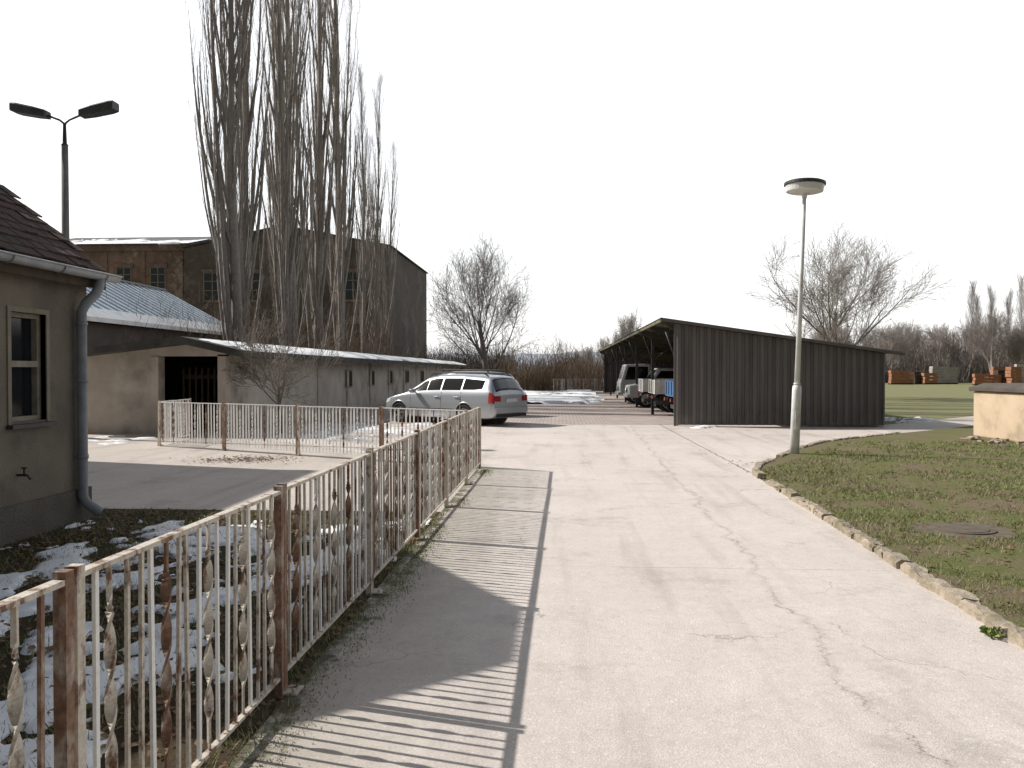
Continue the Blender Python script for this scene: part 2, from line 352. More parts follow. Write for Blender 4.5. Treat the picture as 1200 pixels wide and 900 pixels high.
def rv(rg): return (rg.uniform(-6,-1.42)if rg.random()<.9 else rg.uniform(-1.45,-1.25),1+rg.random()**1.2*8)
blades('verge_grass',rv,26000,(.02,.075),.007,[g2,g3,g1],lambda x,y,rg: mnoise.noise(Vector((x*1.5,y*1.5,7)))+rg.uniform(-.5,.5)>.0,'sparse dull grass on the verge',6,.0)
blades('edge_moss_grass',lambda rg:(-1.25+abs(rg.gauss(0,.09)),1+rg.random()*12),6000,(.005,.02),.006,[g1,g2,g3],lambda x,y,rg: mnoise.noise(Vector((x*1.2,y*.9,3)))+rg.uniform(-.3,.3)>.12,'moss and grass creeping over the concrete edge',16,.008)
def leaves(name,n,region,base,label,seed):
    rg=random.Random(seed); vs=[];fs=[]
    for i in range(n):
        x,y=region(rg); s=rg.uniform(.012,.030); a=rg.uniform(0,6.28); z=base+rg.uniform(.004,.03)
        o=len(vs)
        for q in range(5):
            t=a+q*2*math.pi/5; r=s*(1.4 if q==0 else .8); vs.append((x+math.cos(t)*r,y+math.sin(t)*r,z+rg.uniform(-.008,.012)))
        fs.append((o,o+1,o+2,o+3,o+4))
    me=bpy.data.meshes.new(name); me.from_pydata(vs,[],fs); me.materials.append(leaf)
    obj(name,me,label=label,cat='leaves',kind='stuff')
leaves('leaf_litter',5200,lambda rg:(rg.uniform(-5,-1.3),rg.uniform(1,9)),.003,'brown dead leaves strewn on the verge',3)
leaves('fallen_leaves',1700,lambda rg:(rg.uniform(2.8,9),rg.uniform(3.5,14)),.056,'dead leaves scattered over the lawn',4)
leaves('drifted_leaves',420,lambda rg:(-5.6+rg.gauss(0,.45),14.2+rg.gauss(0,.3)),.008,'drift of dead leaves against the yard fence',14)
rg=random.Random(9); mb=MB()
for i in range(46):
    a=rg.uniform(0,6.28); r=rg.uniform(.015,.06); h=rg.uniform(.02,.06); w=.005
    x0,y0=rg.uniform(-.03,.03),rg.uniform(-.04,.04)
    mb.add([(x0-w,y0,0),(x0+w,y0,0),(x0+math.cos(a)*r+w,y0+math.sin(a)*r,h),(x0+math.cos(a)*r*1.4,y0+math.sin(a)*r*1.4,h*.8)],[(0,1,2,3)])
obj('weed',mb.mesh('weed',[g1]),loc=(2.60,5.0,.012),label='green weed tuft sprouting at the kerb edge',cat='weed')
mb=MB(); vs=[(0,0,.012)]; 
for i in range(40):
    t=i/40*2*math.pi; r=1+.5*mnoise.noise(Vector((math.cos(t)*2,math.sin(t)*2,1))); vs.append((math.cos(t)*.46*r,math.sin(t)*.40*r,.0))
mb.add(vs,[(0,1+i,1+(i+1)%40) for i in range(40)],0,True)
mh=thing('manhole','round iron manhole cover in bare soil on the lawn','manhole',(3.95,8.1,.056))
mud=M('bare_soil',(.11,.09,.06),(.17,.135,.095),12,.95,.9,25)
obj('soil_ring',mb.mesh('soil_ring',[mud]),mh)
mb=MB(); mb.tube([(0,0,0),(0,0,.016)],[.26,.26],28); mb.tube([(0,0,.016),(0,0,.020)],[.21,.2],28)
obj('manhole_cover',mb.mesh('manhole_cover',[M('rusty_iron',(.10,.08,.06),(.15,.12,.09),10,.9,.6,60)]),mh)

# ------------------------------------------------------------------ fence
H=1.02
def sbar(mat,r=.008):
    mb=MB(); mb.bx(-r,r,-.006,.006,.11,H-.02); return mb.mesh('bar',[mat])
def twist_bar(mat):
    mb=MB(); n=64; vs=[];fs=[]
    for i in range(n+1):
        t=i/n; z=.11+(H-.13)*t; env=max(0,min(1,min((t-.12)/.05,(.88-t)/.05)))
        a=env*(t-.12)/.76*math.pi*4.0; w=.008+env*.0095; th=.005
        for (p,q) in ((-w,-th),(w,-th),(w,th),(-w,th)):
            vs.append((p*math.cos(a)-q*math.sin(a),p*math.sin(a)+q*math.cos(a),z))
    for i in range(n):
        for j in range(4): fs.append((i*4+j,i*4+(j+1)%4,(i+1)*4+(j+1)%4,(i+1)*4+j))
    mb.add(vs,fs); return mb.mesh('twisted_bar',[mat])
me_b=sbar(white_rust); me_br=sbar(rust_mat); me_bw=sbar(whiter,.009); me_bww=sbar(whiter,.013); me_t=twist_bar(white_rust); me_tr=twist_bar(rust_mat); me_tw=twist_bar(whiter)
def pst(mat,r=.019):
    mb=MB(); mb.bx(-r,r,-r,r,0,H+.015); return mb.mesh('post',[mat])
me_post=pst(rust_mat); me_postw=pst(white_rust)
mb=MB(); mb.bx(-.055,.055,-.055,.055,.002,.012); mb.tube([(.035,.035,.01),(.035,.035,.03)],.009,6); mb.tube([(-.035,-.035,.01),(-.035,-.035,.03)],.009,6); me_foot=mb.mesh('foot_plate',[white_rust])
rf=random.Random(5)
def fence_panel(p0,p1,label=None,grp='fence panels beside the driveway',twists=True,white=False,zs=1):
    p0=Vector((*p0,0)); p1=Vector((*p1,0)); L=(p1-p0).length; a=math.atan2(p1.y-p0.y,p1.x-p0.x)
    t=thing('fence_panel',label or 'rusty white metal railing panel with twisted bars on concrete edge','fence',(p0.x,p0.y,.012),(0,rf.uniform(-.005,.005),a+rf.uniform(-.002,.002)),grp)
    t.scale=(1,1,zs)
    for x,me in ((.02,me_post if rf.random()<.6 else me_postw),(L-.022,me_post if rf.random()<.6 else me_postw)):
        obj('post',me,t,(x,0,0))
    obj('foot_plate',me_foot,t,(.03,-.03,0))
    rm_=whiter if white else white_rust
    mb=MB(); mb.bx(.040,L-.042,-.018,.018,H-.022,H-.006); obj('top_rail',mb.mesh('top_rail',[rm_]),t)
    mb=MB(); mb.bx(.040,L-.042,-.013,.013,.09,.105); obj('bottom_rail',mb.mesh('bottom_rail',[rm_]),t)
    n=int(round((L-.1)/(.083))); 
    for i in range(1,n):
        x=.038+(L-.081)*i/n
        tw=twists and (i%4==2)
        u=rf.random()
        if tw: me=(me_tw if white and u<.7 else me_t if u<.7 else me_tr)
        else: me=(me_bww if white else me_bw if u<.4 else me_b if u<.88 else me_br)
        obj('twisted_bar' if tw else 'bar',me,t,(x,0,0),(rf.uniform(-.008,.008),rf.uniform(-.010,.010),rf.uniform(-.1,.1) if not tw else rf.uniform(0,3)))
    return t
ys=[13.15,11.3,9.42,7.56,5.70,3.89,2.20,.4,-1.4]
for k in range(8):
    xa=-1.28-.009*(13.15-ys[k+1]); xb=-1.28-.009*(13.15-ys[k])
    fence_panel((xa,ys[k+1]+.005),(xb,ys[k]-.005))
A=Vector((-1.33,13.22)); B=Vector((-8.48,16.74)); 
for k in range(4):
    a=A+(B-A)*(k/4); b2=A+(B-A)*((k+1)/4); fence_panel(a,b2,label='white metal railing panel with rusty posts across the yard',grp='fence panels across the yard',white=True,zs=.93)
fence_panel((-8.52,16.8),(-8.7,18.7),label='short white railing panel ending by the shed',grp='fence panels across the yard',white=True,zs=.93)
for k in range(6):
    xx=.2+k*.95-.6
    fence_panel((xx,60+k*.3),(xx+.93,60+k*.3+.3),label='low weathered garden fence panel by bushes',grp='low garden fence panels',twists=False)

# ------------------------------------------------------------------ house
hs=thing('house','grey rendered house with clay tile roof and zinc gutter','house',(0,0,0))
mb=MB(); XW=-5.1; YE=8.5; OV=.12
zt=2.72; y0,y1=7.27,7.79; z0,z1=1.12,2.16
mb.bx(XW-.3,XW,-6,y0,0,zt); mb.bx(XW-.3,XW,y1,YE,0,zt); mb.bx(XW-.3,XW,y0,y1,0,z0); mb.bx(XW-.3,XW,y0,y1,z1,zt)
pk=(-9.1,zt+.82*4.0)
mb.ext([(XW-.3,0),(XW-.3,zt),(pk[0],pk[1]-.2),(-13.1,zt),(-13.1,0)],'y',YE-.3,YE-.002)
mb.ext([(XW-.3,0),(XW-.3,zt),(pk[0],pk[1]-.2),(-13.1,zt),(-13.1,0)],'y',-6,-5.7)
mb.bx(-13.4,-13.1,-6,YE,0,zt-.1)
obj('wall',mb.mesh('wall',[render_mat]),hs)
mb=MB()
mb.bx(XW,XW+.03,-6,YE+.02,0,.35); obj('plinth',mb.mesh('plinth',[M('plinth_render',(.10,.09,.075),(.14,.125,.105),2,.95,.9,40,bd=.02)]),hs)
wn=obj('window',(lambda m:(m.bx(XW-.14,XW-.12,y0,y1,z0,z1),m.mesh('window',[glass]))[1])(MB()),hs)
mb=MB(); f=.045
mb.bx(XW-.118,XW-.06,y0,y0+f,z0,z1);mb.bx(XW-.118,XW-.06,y1-f,y1,z0,z1);mb.bx(XW-.118,XW-.06,y0+f,y1-f,z0,z0+f);mb.bx(XW-.118,XW-.06,y0+f,y1-f,z1-f,z1)
zm=z0+.55; mb.bx(XW-.118,XW-.05,y0+f,y1-f,zm-.03,zm+.03)
obj('frame',mb.mesh('frame',[frame_mat]),wn)
mb=MB(); sf=.05
mb.bx(XW-.05,XW+.012,y0-sf,y0,z0-.02,z1+sf);mb.bx(XW-.05,XW+.012,y1,y1+sf,z0-.02,z1+sf);mb.bx(XW-.05,XW+.012,y0,y1,z1,z1+sf)
obj('surround',mb.mesh('surround',[M('window_surround',(.24,.21,.16),(.18,.155,.12),6,.9,.5,50)]),wn)
mb=MB(); mb.bx(XW-.05,XW+.07,y0-.07,y1+.07,z0-.06,z0-.022); obj('sill',mb.mesh('sill',[darkmetal_mat]),wn)
mb=MB(); sl=.82; ang=math.atan(sl); ex=-4.97; ez=2.66; RW=-9.1; rw=ex-RW
rr=random.Random(8); slope=math.hypot(rw,rw*sl); 
mb.ext([(ex,ez),(RW,ez+sl*rw),(RW,ez+sl*rw-.08),(ex,ez-.08)],'y',-6,YE+OV)
mb.ext([(RW*2-ex,ez),(RW,ez+sl*rw),(RW,ez+sl*rw-.08),(RW*2-ex,ez-.08)],'y',-6,YE+OV)
nrow=int(slope/.155)
for i in range(nrow+1):
    s=.0+i*.155
    for j in range(46):
        yy=YE+OV-.09-j*.18-(0.09 if i%2 else 0)
        if yy<1.0: break
        cx=ex-math.cos(ang)*(s+.10); cz=ez+math.sin(ang)*(s+.10)+.035
        e_=rr.uniform(0,.02) if j>0 else rr.uniform(-.01,.05)
        r2=Matrix.Rotation(ang-.09+rr.uniform(-.02,.02),3,'Y')@Matrix.Rotation(rr.uniform(-.03,.03),3,'Z')
        mb.box((cx,yy,cz+rr.uniform(-.006,.006)+e_*.5),(.25,.172,.016),1,r2)
for j in range(24):
    yy=YE+OV-j*.38-.15
    mb.tube([(RW,yy-.19,ez+sl*rw+.03),(RW,yy+.2,ez+sl*rw+.045)],[.11,.125],10,1)
roof=obj('roof',mb.mesh('roof',[darkwood_mat,tile_mat]),hs)
mb=MB(); mb.ext([(ex,ez-.0),(RW,ez+sl*rw),(RW,ez+sl*rw-.2),(ex,ez-.17)],'y',YE+OV+.002,YE+OV+.03); mb.bx(ex-.02,ex+.005,-6,YE+OV,ez-.17,ez-.01)
obj('bargeboard',mb.mesh('bargeboard',[darkwood_mat]),roof)
mb=MB(); n=10; vs=[];fs=[]
gx=ex+.075; gz=ez-.02; GE=YE+OV+.10
for yy in (-6,GE):
    for rr_ in (.070,.063):
        for i in range(n+1):
            t=math.pi+math.pi*i/n; vs.append((gx+rr_*math.cos(t),yy,gz+rr_*math.sin(t)))
q=n+1
for i in range(n):
    fs+= [(i,i+1,2*q+i+1,2*q+i),(q+i,q+i+1,3*q+i+1,3*q+i),(2*q+i,2*q+i+1,3*q+i+1,3*q+i)]
mb.add(vs,fs,0,True)
mb.tube([(gx+.073,-6,gz),(gx+.073,GE,gz)],.010,8)
mb.add([(gx+.07*math.cos(math.pi+math.pi*i/n),GE-.002,gz+.07*math.sin(math.pi+math.pi*i/n)) for i in range(n+1)],[list(range(n+1))])
for k in range(12): mb.tube([(gx+.074*math.cos(math.pi+math.pi*i/8),YE-.05-k*.75,gz+.074*math.sin(math.pi+math.pi*i/8)) for i in range(9)],.008,5)
obj('gutter',mb.mesh('gutter',[zinc_mat]),hs)
mb=MB(); yp=8.28; xp=XW+.075
pts=[(gx,yp+.12,gz-.06),(gx,yp+.11,gz-.14),(gx-.02,yp+.08,gz-.22),(xp+.04,yp+.02,gz-.32),(xp,yp,gz-.42),(xp,yp,.28),(xp+.03,yp+.02,.2),(xp+.12,yp+.06,.12),(xp+.16,yp+.08,.10)]
mb.tube(pts,.052,14)
for z in (.7,1.5,2.1): mb.tube([(xp,yp,z-.02),(xp,yp,z+.02)],.06,14)
obj('downpipe',mb.mesh('downpipe',[pipe_mat]),hs)
mb=MB()  # unseen roof gable, added and shaped to cast a shadow over the driveway
mb.ext([(4.9,3.3),(4.9,4.2),(6.0,5.0),(7.0,5.0),(8.2,4.2),(8.2,3.3)],'x',-9,-6.3)
obj('shade_dormer',mb.mesh('shade_dormer',[render_mat]),hs)
mb=MB(); mb.ext([(4.7,4.07),(6.0,5.02),(7.0,5.02),(8.4,4.07),(8.4,4.17),(7.0,5.13),(6.0,5.13),(4.7,4.17)],'x',-9.05,-6.15); obj('shade_dormer_roof',mb.mesh('shade_dormer_roof',[tile_mat]),hs)
mb=MB(); mb.tube([(XW-.02,7.35,.62),(XW+.1,7.35,.62),(XW+.13,7.35,.58)],.012,8); mb.tube([(XW+.07,7.35,.62),(XW+.07,7.35,.68)],.01,6); mb.bx(XW+.045,XW+.095,7.34,7.36,.68,.695)
obj('tap',mb.mesh('tap',[darkmetal_mat]),hs)
wg=thing('shade_wing','unseen flat roofed wing added to shade the yard','building',(0,0,0))
mb=MB(); mb.bx(-19,-12.5,10.2,15.0,0,7.2); obj('wall',mb.mesh('wall',[render_mat]),wg)  # block kept out of view, its height and place set to shade the yard
mb=MB(); mb.bx(-19.2,-12.4,10.0,15.1,7.202,7.4); obj('roof',mb.mesh('roof',[felt_mat]),wg)

def corrug(mb,O,U,V,N,L,hf,period,depth,m=0,vz0=None):
    O,U,V,N=map(Vector,(O,U,V,N)); xs_=[]
    prof=[(0,0),(.30,0),(.42,1),(.88,1),(1.0,0)]
    k=0
    while k*period<L:
        for a,d_ in prof[:-1]:
            u=(k+a)*period
            if u<=L: xs_.append((u,d_))
        k+=1
    xs_.append((L,0)); vs=[];fs=[]
    for (u,d_) in xs_:
        b_=O+U*u+N*(d_*depth); vs.append(b_+V*(vz0(u) if vz0 else 0)); vs.append(b_+V*hf(u))
    for i in range(len(xs_)-1): fs.append((2*i,2*i+2,2*i+3,2*i+1))
    mb.add(vs,fs,m)
# ------------------------------------------------------------------ carport
cp=thing('carport','long open carport clad in dark grey brown corrugated sheets','carport',(3.32,23.65,0))
LX,LY=5.95,36.4; ZL,ZR=3.05,2.17
mb=MB(); corrug(mb,(0,0,.05),(1,0,0),(0,0,1),(0,-1,0),LX,lambda u: ZL-.07+(ZR-ZL)*u/LX-.05,.215,.045)
mb.bx(0,.05,.01,.06,0,ZL-.1)
obj('end_wall',mb.mesh('end_wall',[corr_mat]),cp)
mb=MB(); corrug(mb,(LX,0.02,.05),(0,1,0),(0,0,1),(1,0,0),LY,lambda u: ZR-.14,.29,.045)
corrug(mb,(0,LY,.05),(1,0,0),(0,0,1),(0,1,0),LX,lambda u: ZL-.07+(ZR-ZL)*u/LX-.05,.29,.045)
obj('cladding',mb.mesh('cladding',[corr_mat]),cp)
mb=MB(); sx=(ZR-ZL)/LX; Vv=Vector((1,0,sx)); 
corrug(mb,(-.40,-.25,ZL-.40*sx),(0,1,0),Vv,(0,0,1),LY+.5,lambda u: LX+.80,.2,.035)
mb.ext([(-.43,ZL-.43*sx-.0),(LX+.42,ZL+(LX+.42)*sx-.0),(LX+.42,ZL+(LX+.42)*sx-.07),(-.43,ZL-.43*sx-.07)],'y',-.30,-.262)
obj('roof',mb.mesh('roof',[corr_mat]),cp)
mb=MB()
for k in range(13):
    y=.2+k*3.0
    if y>LY: break
    mb.ext([(-.35,ZL-.35*sx-.01),(LX,ZR-.01),(LX,ZR-.19),(.0,ZL-.22),(-.35,ZL-.35*sx-.12)],'y',y,y+.08)
for k in range(1,9):
    x=-.5+k*.75; mb.bx(x,x+.06,.0,LY,ZL+x*sx-.075+.0,ZL+x*sx-.012)
obj('rafters',mb.mesh('rafters',[timber_mat]),cp)
mb=MB(); mb.bx(-.41,-.36,-.2,LY+.2,ZL-.39*sx-.09,ZL-.39*sx-.01); obj('fascia',mb.mesh('fascia',[yel_mat]),cp)
for k in range(7):
    mb=MB(); mb.bx(.06,.16,k*6+.25,k*6+.35,0,ZL-.24)
    if k==0: mb.tube([(.11,.3,1.9),(-.2,.3,2.75)],.03,6)
    else: mb.tube([(.11,k*6+.3,2.0),(-.25,k*6+.3,2.95)],.03,6); mb.tube([(.11,k*6+.3,2.0),(1.0,k*6+.3,2.65)],.03,6)
    obj('post',mb.mesh('post',[darkmetal_mat]),cp)

# ------------------------------------------------------------------ storage shed
sh=thing('storage_shed','long low plastered shed with snow on its felt roof','shed',(0,20,0))
mb=MB(); mb.ext([(-12.8,0),(-10.15,0),(-10.15,1.98),(-8.4,1.98),(-8.4,2.06),(-9.3,2.28),(-12.8,2.0)],'y',0,.25)
mb.bx(-10.32,-10.12,-.04,.3,0,1.97); mb.bx(-12.8,-12.6,.25,48,0,1.95)
obj('gable_wall',mb.mesh('gable_wall',[shedwall_mat]),sh)
mb=MB(); mb.bx(-8.6,-8.4,0,48,0,2.02)
for k in range(1,13): mb.bx(-8.4,-8.37,k*3.9,k*3.9+.3,0,2.0)
obj('long_wall',mb.mesh('long_wall',[shedwall_mat]),sh)
mb=MB(); mb.bx(-12.6,-8.6,5.0,5.1,0,1.98); obj('partition',mb.mesh('partition',[darkwood_mat]),sh)
mb=MB()
mb.ext([(-7.70,2.10),(-9.3,2.46),(-13.0,2.02),(-13.0,1.86),(-9.3,2.28),(-7.70,1.93)],'y',-.55,48.3)
rf2=obj('roof',mb.mesh('roof',[felt_mat]),sh)
mb=MB(); nx,ny=10,240; vs=[];fs=[]
for j in range(ny+1):
    for i in range(nx+1):
        x=-7.72-1.45*i/nx; y=-.1+48.2*j/ny; edge=min(i,nx-i,j)/1.5
        h=.5+.5*mnoise.fractal(Vector((x*2,y*.5,2)),.9,2,4)-.22*max(0,1-y/8)+.12
        vs.append((x,y,2.10+(-7.70-x)*.225+ (.06*min(1,edge)*(1 if h>.38 else 0)-.01)))
for j in range(ny):
    for i in range(nx): a=j*(nx+1)+i; fs.append((a,a+1,a+nx+2,a+nx+1))
mb.add(vs,fs,0,True); obj('snow_cover',mb.mesh('snow_cover',[snow_mat]),rf2)
mb=MB()
for k in range(9): mb.bx(-10.08+k*.17,-10.08+k*.17+.05,1.2,1.23,.05,1.7)
mb.bx(-10.12,-8.62,1.24,1.28,.4,.5); mb.bx(-10.12,-8.62,1.24,1.28,1.4,1.5)
obj('gate',mb.mesh('gate',[M('gate_slats',(.08,.06,.042),(.055,.04,.03),6,.9,0)]),sh)
for y in (11.5,15.5,19.5,24,29):
    mb=MB(); mb.bx(-8.398,-8.385,y,y+.9,1.0,1.6); w_=obj('window',mb.mesh('window',[glass]),sh)
    mb=MB(); mb.bx(-8.398,-8.36,y-.06,y,.94,1.66); mb.bx(-8.398,-8.36,y+.9,y+.96,.94,1.66); mb.bx(-8.398,-8.355,y,y+.9,.94,1.0); mb.bx(-8.398,-8.36,y,y+.9,1.6,1.66); mb.bx(-8.384,-8.37,y+.43,y+.47,1.0,1.6)
    obj('frame',mb.mesh('frame',[frame_mat]),w_)

hl=thing('workshop_hall','workshop hall with light blue ribbed pitched roof','building',(0,0,0))
mb=MB(); mb.bx(-24,-16.2,22,40,0,3.3); mb.ext([(-24,3.3),(-16.2,3.3),(-20.1,5.4)],'y',22,40); obj('wall',mb.mesh('wall',[darkwall_mat]),hl)
mb=MB(); corrug(mb,(-15.9,21.7,3.36),(0,1,0),(-1,0,.54),(.4,0,.9),18.6,lambda u:4.2,.62,.10)
corrug(mb,(-24.3,21.7,3.36),(0,1,0),(1,0,.54),(-.4,0,.9),18.6,lambda u:4.2,.62,.10)
obj('roof',mb.mesh('roof',[lightroof_mat]),hl)
mb=MB(); mb.ext([(-15.85,3.30),(-16.4,3.68),(-16.4,3.84),(-15.85,3.46)],'y',21.6,40.4); obj('snow_cover',mb.mesh('snow_cover',[snow_mat]),hl)
mb=MB(); mb.tube([(-20.1,21.6,5.68),(-20.1,40.4,5.68)],.12,8); obj('ridge_cap',mb.mesh('ridge_cap',[darkmetal_mat]),hl)

fa=thing('brick_factory','large old red brick factory with snow dusted roof','factory',(0,0,0))
mb=MB(); mb.bx(-54,-36.8,79,97,0,14.2)
for x in np.arange(-53.5,-37,3.9): mb.bx(x,x+.5,78.9,79.0-.002,0,13.6)
mb.bx(-54.1,-36.8,78.8,79-.003,13.6,14.2)
obj('wall',mb.mesh('wall',[brick_mat]),fa)
mb=MB(); mb.ext([(78.6,14.21),(88.5,16.6),(97.4,14.21)],'x',-54.3,-36.7); r_=obj('roof',mb.mesh('roof',[M('slate_roof',(.10,.10,.10),(.15,.145,.14),.4,.9,.2,10)]),fa)
mb=MB(); nx,ny=90,12;vs=[];fs=[]
for i in range(nx+1):
    for j in range(ny+1):
        x=-54.2+17.4*i/nx; t=j/ny; y=78.7+t*6.5; h=mnoise.fractal(Vector((x*.3,t*1.5,1)),.9,2,4)+.35-t*.5
        vs.append((x,y,14.23+(y-78.7)*.2414+(.10 if h>0 else -.12)))
for i in range(nx):
    for j in range(ny): a=i*(ny+1)+j; fs.append((a,a+1,a+ny+2,a+ny+1))
mb.add(vs,fs,0,True); obj('snow_cover',mb.mesh('snow_cover',[snow_mat]),r_)
def win(parent,x,y,z,w,h):
    mb=MB(); mb.bx(x-w/2,x+w/2,y-.03,y-.004,z,z+h); o=obj('window',mb.mesh('window',[glass]),parent)
    mb=MB(); t=.09
    for a in (-w/2,-.04,w/2-t): mb.bx(x+a,x+a+t,y-.07,y-.031,z,z+h)
    for c_ in (0,h*.35,h*.68,h-t): mb.bx(x-w/2,x+w/2,y-.10,y-.071,z+c_,z+c_+t*.7)
    obj('frame',mb.mesh('frame',[frame_mat]),o)
    mb=MB(); mb.bx(x-w/2-.2,x+w/2+.2,y-.14,y-.002,z+h,z+h+.3); obj('lintel',mb.mesh('lintel',[brick_mat]),o)
    mb=MB(); mb.bx(x-w/2-.1,x+w/2+.1,y-.16,y-.002,z-.15,z); obj('sill',mb.mesh('sill',[brick_mat]),o)
for x in (-51.6,-47.7,-43.8,-40.3):
    for z in (9.6,4.5): win(fa,x+.3,79,z,1.6,2.4)
fb=thing('factory_hall','tall soot darkened gabled factory hall','factory',(0,0,0))
mb=MB(); mb.ext([(-36.8,0),(-16.4,0),(-16.4,13.7),(-27,15.7),(-36.8,13.7)],'y',78,100)
obj('wall',mb.mesh('wall',[darkwall_mat]),fb)
mb=MB(); mb.ext([(-37.0,13.70),(-27,15.74),(-16.2,13.70),(-16.2,13.82),(-27,15.9),(-37.0,13.84)],'y',77.85,100.3); obj('roof',mb.mesh('roof',[felt_mat]),fb)
for x in (-34,-30,-24,-20): 
    for z in (8.5,3.5): win(fb,x,78,z,1.8,2.8)
mb=MB(); mb.bx(-29,-28.2,82,82.8,15,17.5); obj('chimney',mb.mesh('chimney',[brick_mat]),fb)

# ------------------------------------------------------------------ trees
def grow(tr,cr,rg,p,d,L,r,lv,cfg):
    n=cfg['seg'][lv]; pts=[p.copy()];rads=[r];dirs=[d.copy()]
    for i in range(n):
        w=cfg['wob'][lv]
        d=(d+Vector((rg.uniform(-w,w),rg.uniform(-w,w),rg.uniform(-w,w)*.5+cfg['up'][lv]))).normalized()
        p=p+d*(L/n); pts.append(p.copy()); dirs.append(d.copy()); rads.append(max(cfg['rmin'],r*(1-(i+1)/n*cfg['tap'][lv])))
    (tr if lv<cfg.get('tl',2) else cr).tube(pts,rads,cfg['n'][lv],cap=False)
    if lv>=len(cfg['kids']): return
    k=cfg['kids'][lv]; st=cfg['st'][lv]
    for j in range(k):
        t=st+(1-st)*(j+rg.random())/k; t=min(t,.99); fi=t*n; i=int(fi); q=pts[i].lerp(pts[i+1],fi-i); dd=dirs[i+1]
        rr=rads[i]+(rads[i+1]-rads[i])*(fi-i)
        perp=dd.orthogonal().normalized(); perp.rotate(Matrix.Rotation(rg.uniform(0,6.283),3,dd))
        an=R(rg.uniform(*cfg['ang'][lv])); nd=(dd*math.cos(an)+perp*math.sin(an)).normalized()
        ll=cfg['len'][lv](t)*rg.uniform(.7,1.2)
        grow(tr,cr,rg,q,nd,ll,max(cfg['rmin'],rr*cfg['rr'][lv]),lv+1,cfg)
def poplar(seed,Ht,rmin=.0065,kids=(38,8,5),r0=.42,stems=2):
    rg=random.Random(seed); tr,cr=MB(),MB()
    cfg=dict(seg=[14,9,4,2],wob=[.025,.05,.09,.12],up=[.03,.20,.24,.22],rmin=rmin,tap=[.90,.82,.85,.8],n=[8,5,3,3],
      kids=list(kids),st=[.03,.10,.15],ang=[(16,34),(12,32),(14,34)],len=[lambda t:Ht*.36*(1-t)**.75+1.0,lambda t:2.3*(1-t*.5),lambda t:1.0],rr=[.50,.36,.5])
    grow(tr,cr,rg,Vector((0,0,0)),Vector((0,0,1)),Ht,r0,0,cfg)
    for k in range(stems-1):
        cfg2=dict(cfg); cfg2['kids']=[int(kids[0]*.4)]+list(kids[1:])
        a=rg.uniform(0,6.28); grow(tr,cr,rg,Vector((math.cos(a)*.35,math.sin(a)*.35,0)),Vector((math.cos(a)*.10,math.sin(a)*.10,1)).normalized(),Ht*.8,r0*.6,0,cfg2)
    return tr.mesh('trunk',[popbark_mat],False),cr.mesh('crown',[poptwig_mat],False)
def broad(seed,Ht,spread=1.0,kids=(11,9,8,5),bark=bark_mat,twig=twig_mat,rmin=.010,r0=None,tk=.36,l1=.62,a0=22,a1=64,stt=.45,up1=.08,rr0=.42):
    rg=random.Random(seed); tr,cr=MB(),MB()
    cfg=dict(seg=[5,7,5,4,2],wob=[.05,.10,.14,.16,.2],up=[.03,up1,.07,.06,.03],rmin=rmin,tap=[.6,.78,.85,.85,.8],n=[8,6,4,3,3],
      kids=list(kids),st=[stt,.15,.12,.1],ang=[(a0*spread,a1*spread),(22,48),(22,48),(22,50)],
      len=[lambda t:Ht*l1*(1.2-t*.4),lambda t:Ht*.27*(1.2-t*.5),lambda t:Ht*.13*(1.1-t*.4),lambda t:Ht*.07],rr=[rr0,.45,.5,.55])
    grow(tr,cr,rg,Vector((0,0,0)),Vector((0,0,1)),Ht*tk,r0 or Ht*.028,0,cfg)
    return tr.mesh('trunk',[bark],False),cr.mesh('crown',[twig],False)
def tree(name,meshes,loc,rz,sc,label,cat='tree',group=None):
    t=thing(name,label,cat,(loc[0],loc[1],0),(0,0,rz),group); t.scale=sc if hasattr(sc,'__len__') else (sc,)*3
    obj('trunk',meshes[0],t); obj('crown',meshes[1],t); return t
P1=[poplar(1,30),poplar(2,30),poplar(3,30)]
rp=random.Random(4)
for i,(x,yy,sc) in enumerate([(-13.9,34.5,.95),(-15.0,38.0,1.0),(-13.9,40.5,1.0),(-14.4,43.5,1.05),(-14.0,46.5,1.1),(-13.8,50.5,1.12),(-14.0,57.5,.74),(-14.2,62,.76),(-14.2,66,.64)]):
    w_=.62 if i<6 else .6
    tree('poplar_tree',P1[i%3],(x,yy),rp.uniform(0,6),(sc*w_,sc*w_,sc),'tall narrow bare poplar behind the low shed',group='row of bare poplars')
T1=broad(25,11.0,1.0,(15,9,7,5),rmin=.007,tk=.5,l1=.47,stt=.16,a0=22,a1=62,up1=.07,rr0=.34); T2=broad(27,10.0,1.0,(15,9,7,5),bark=palebark_mat,twig=paletwig_mat,rmin=.007,tk=.5,l1=.5,stt=.2,a0=24,a1=66,up1=.06,rr0=.34)
tree('bare_tree',T1,W(-1.9,62),1.0,(1.0,1.0,1.0),'round crowned bare tree beyond the parked cars')
tree('bare_tree',T2,W(18.6,47),2.0,(.98,.98,1.0),'wide pale bare tree standing behind the carport')
ap=broad(31,3.3,1.25,(8,7,6,3),bark=bark_mat,twig=twig_mat,rmin=.005,r0=.06)
tree('fruit_tree',ap,W(-5.9,20.7),0,1,'small spreading bare fruit tree before the shed wall')
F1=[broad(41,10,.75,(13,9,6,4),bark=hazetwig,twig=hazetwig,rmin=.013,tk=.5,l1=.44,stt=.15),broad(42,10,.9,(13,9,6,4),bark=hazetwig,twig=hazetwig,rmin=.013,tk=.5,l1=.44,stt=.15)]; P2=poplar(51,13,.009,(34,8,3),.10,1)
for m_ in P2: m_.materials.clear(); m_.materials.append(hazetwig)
rt=random.Random(6)
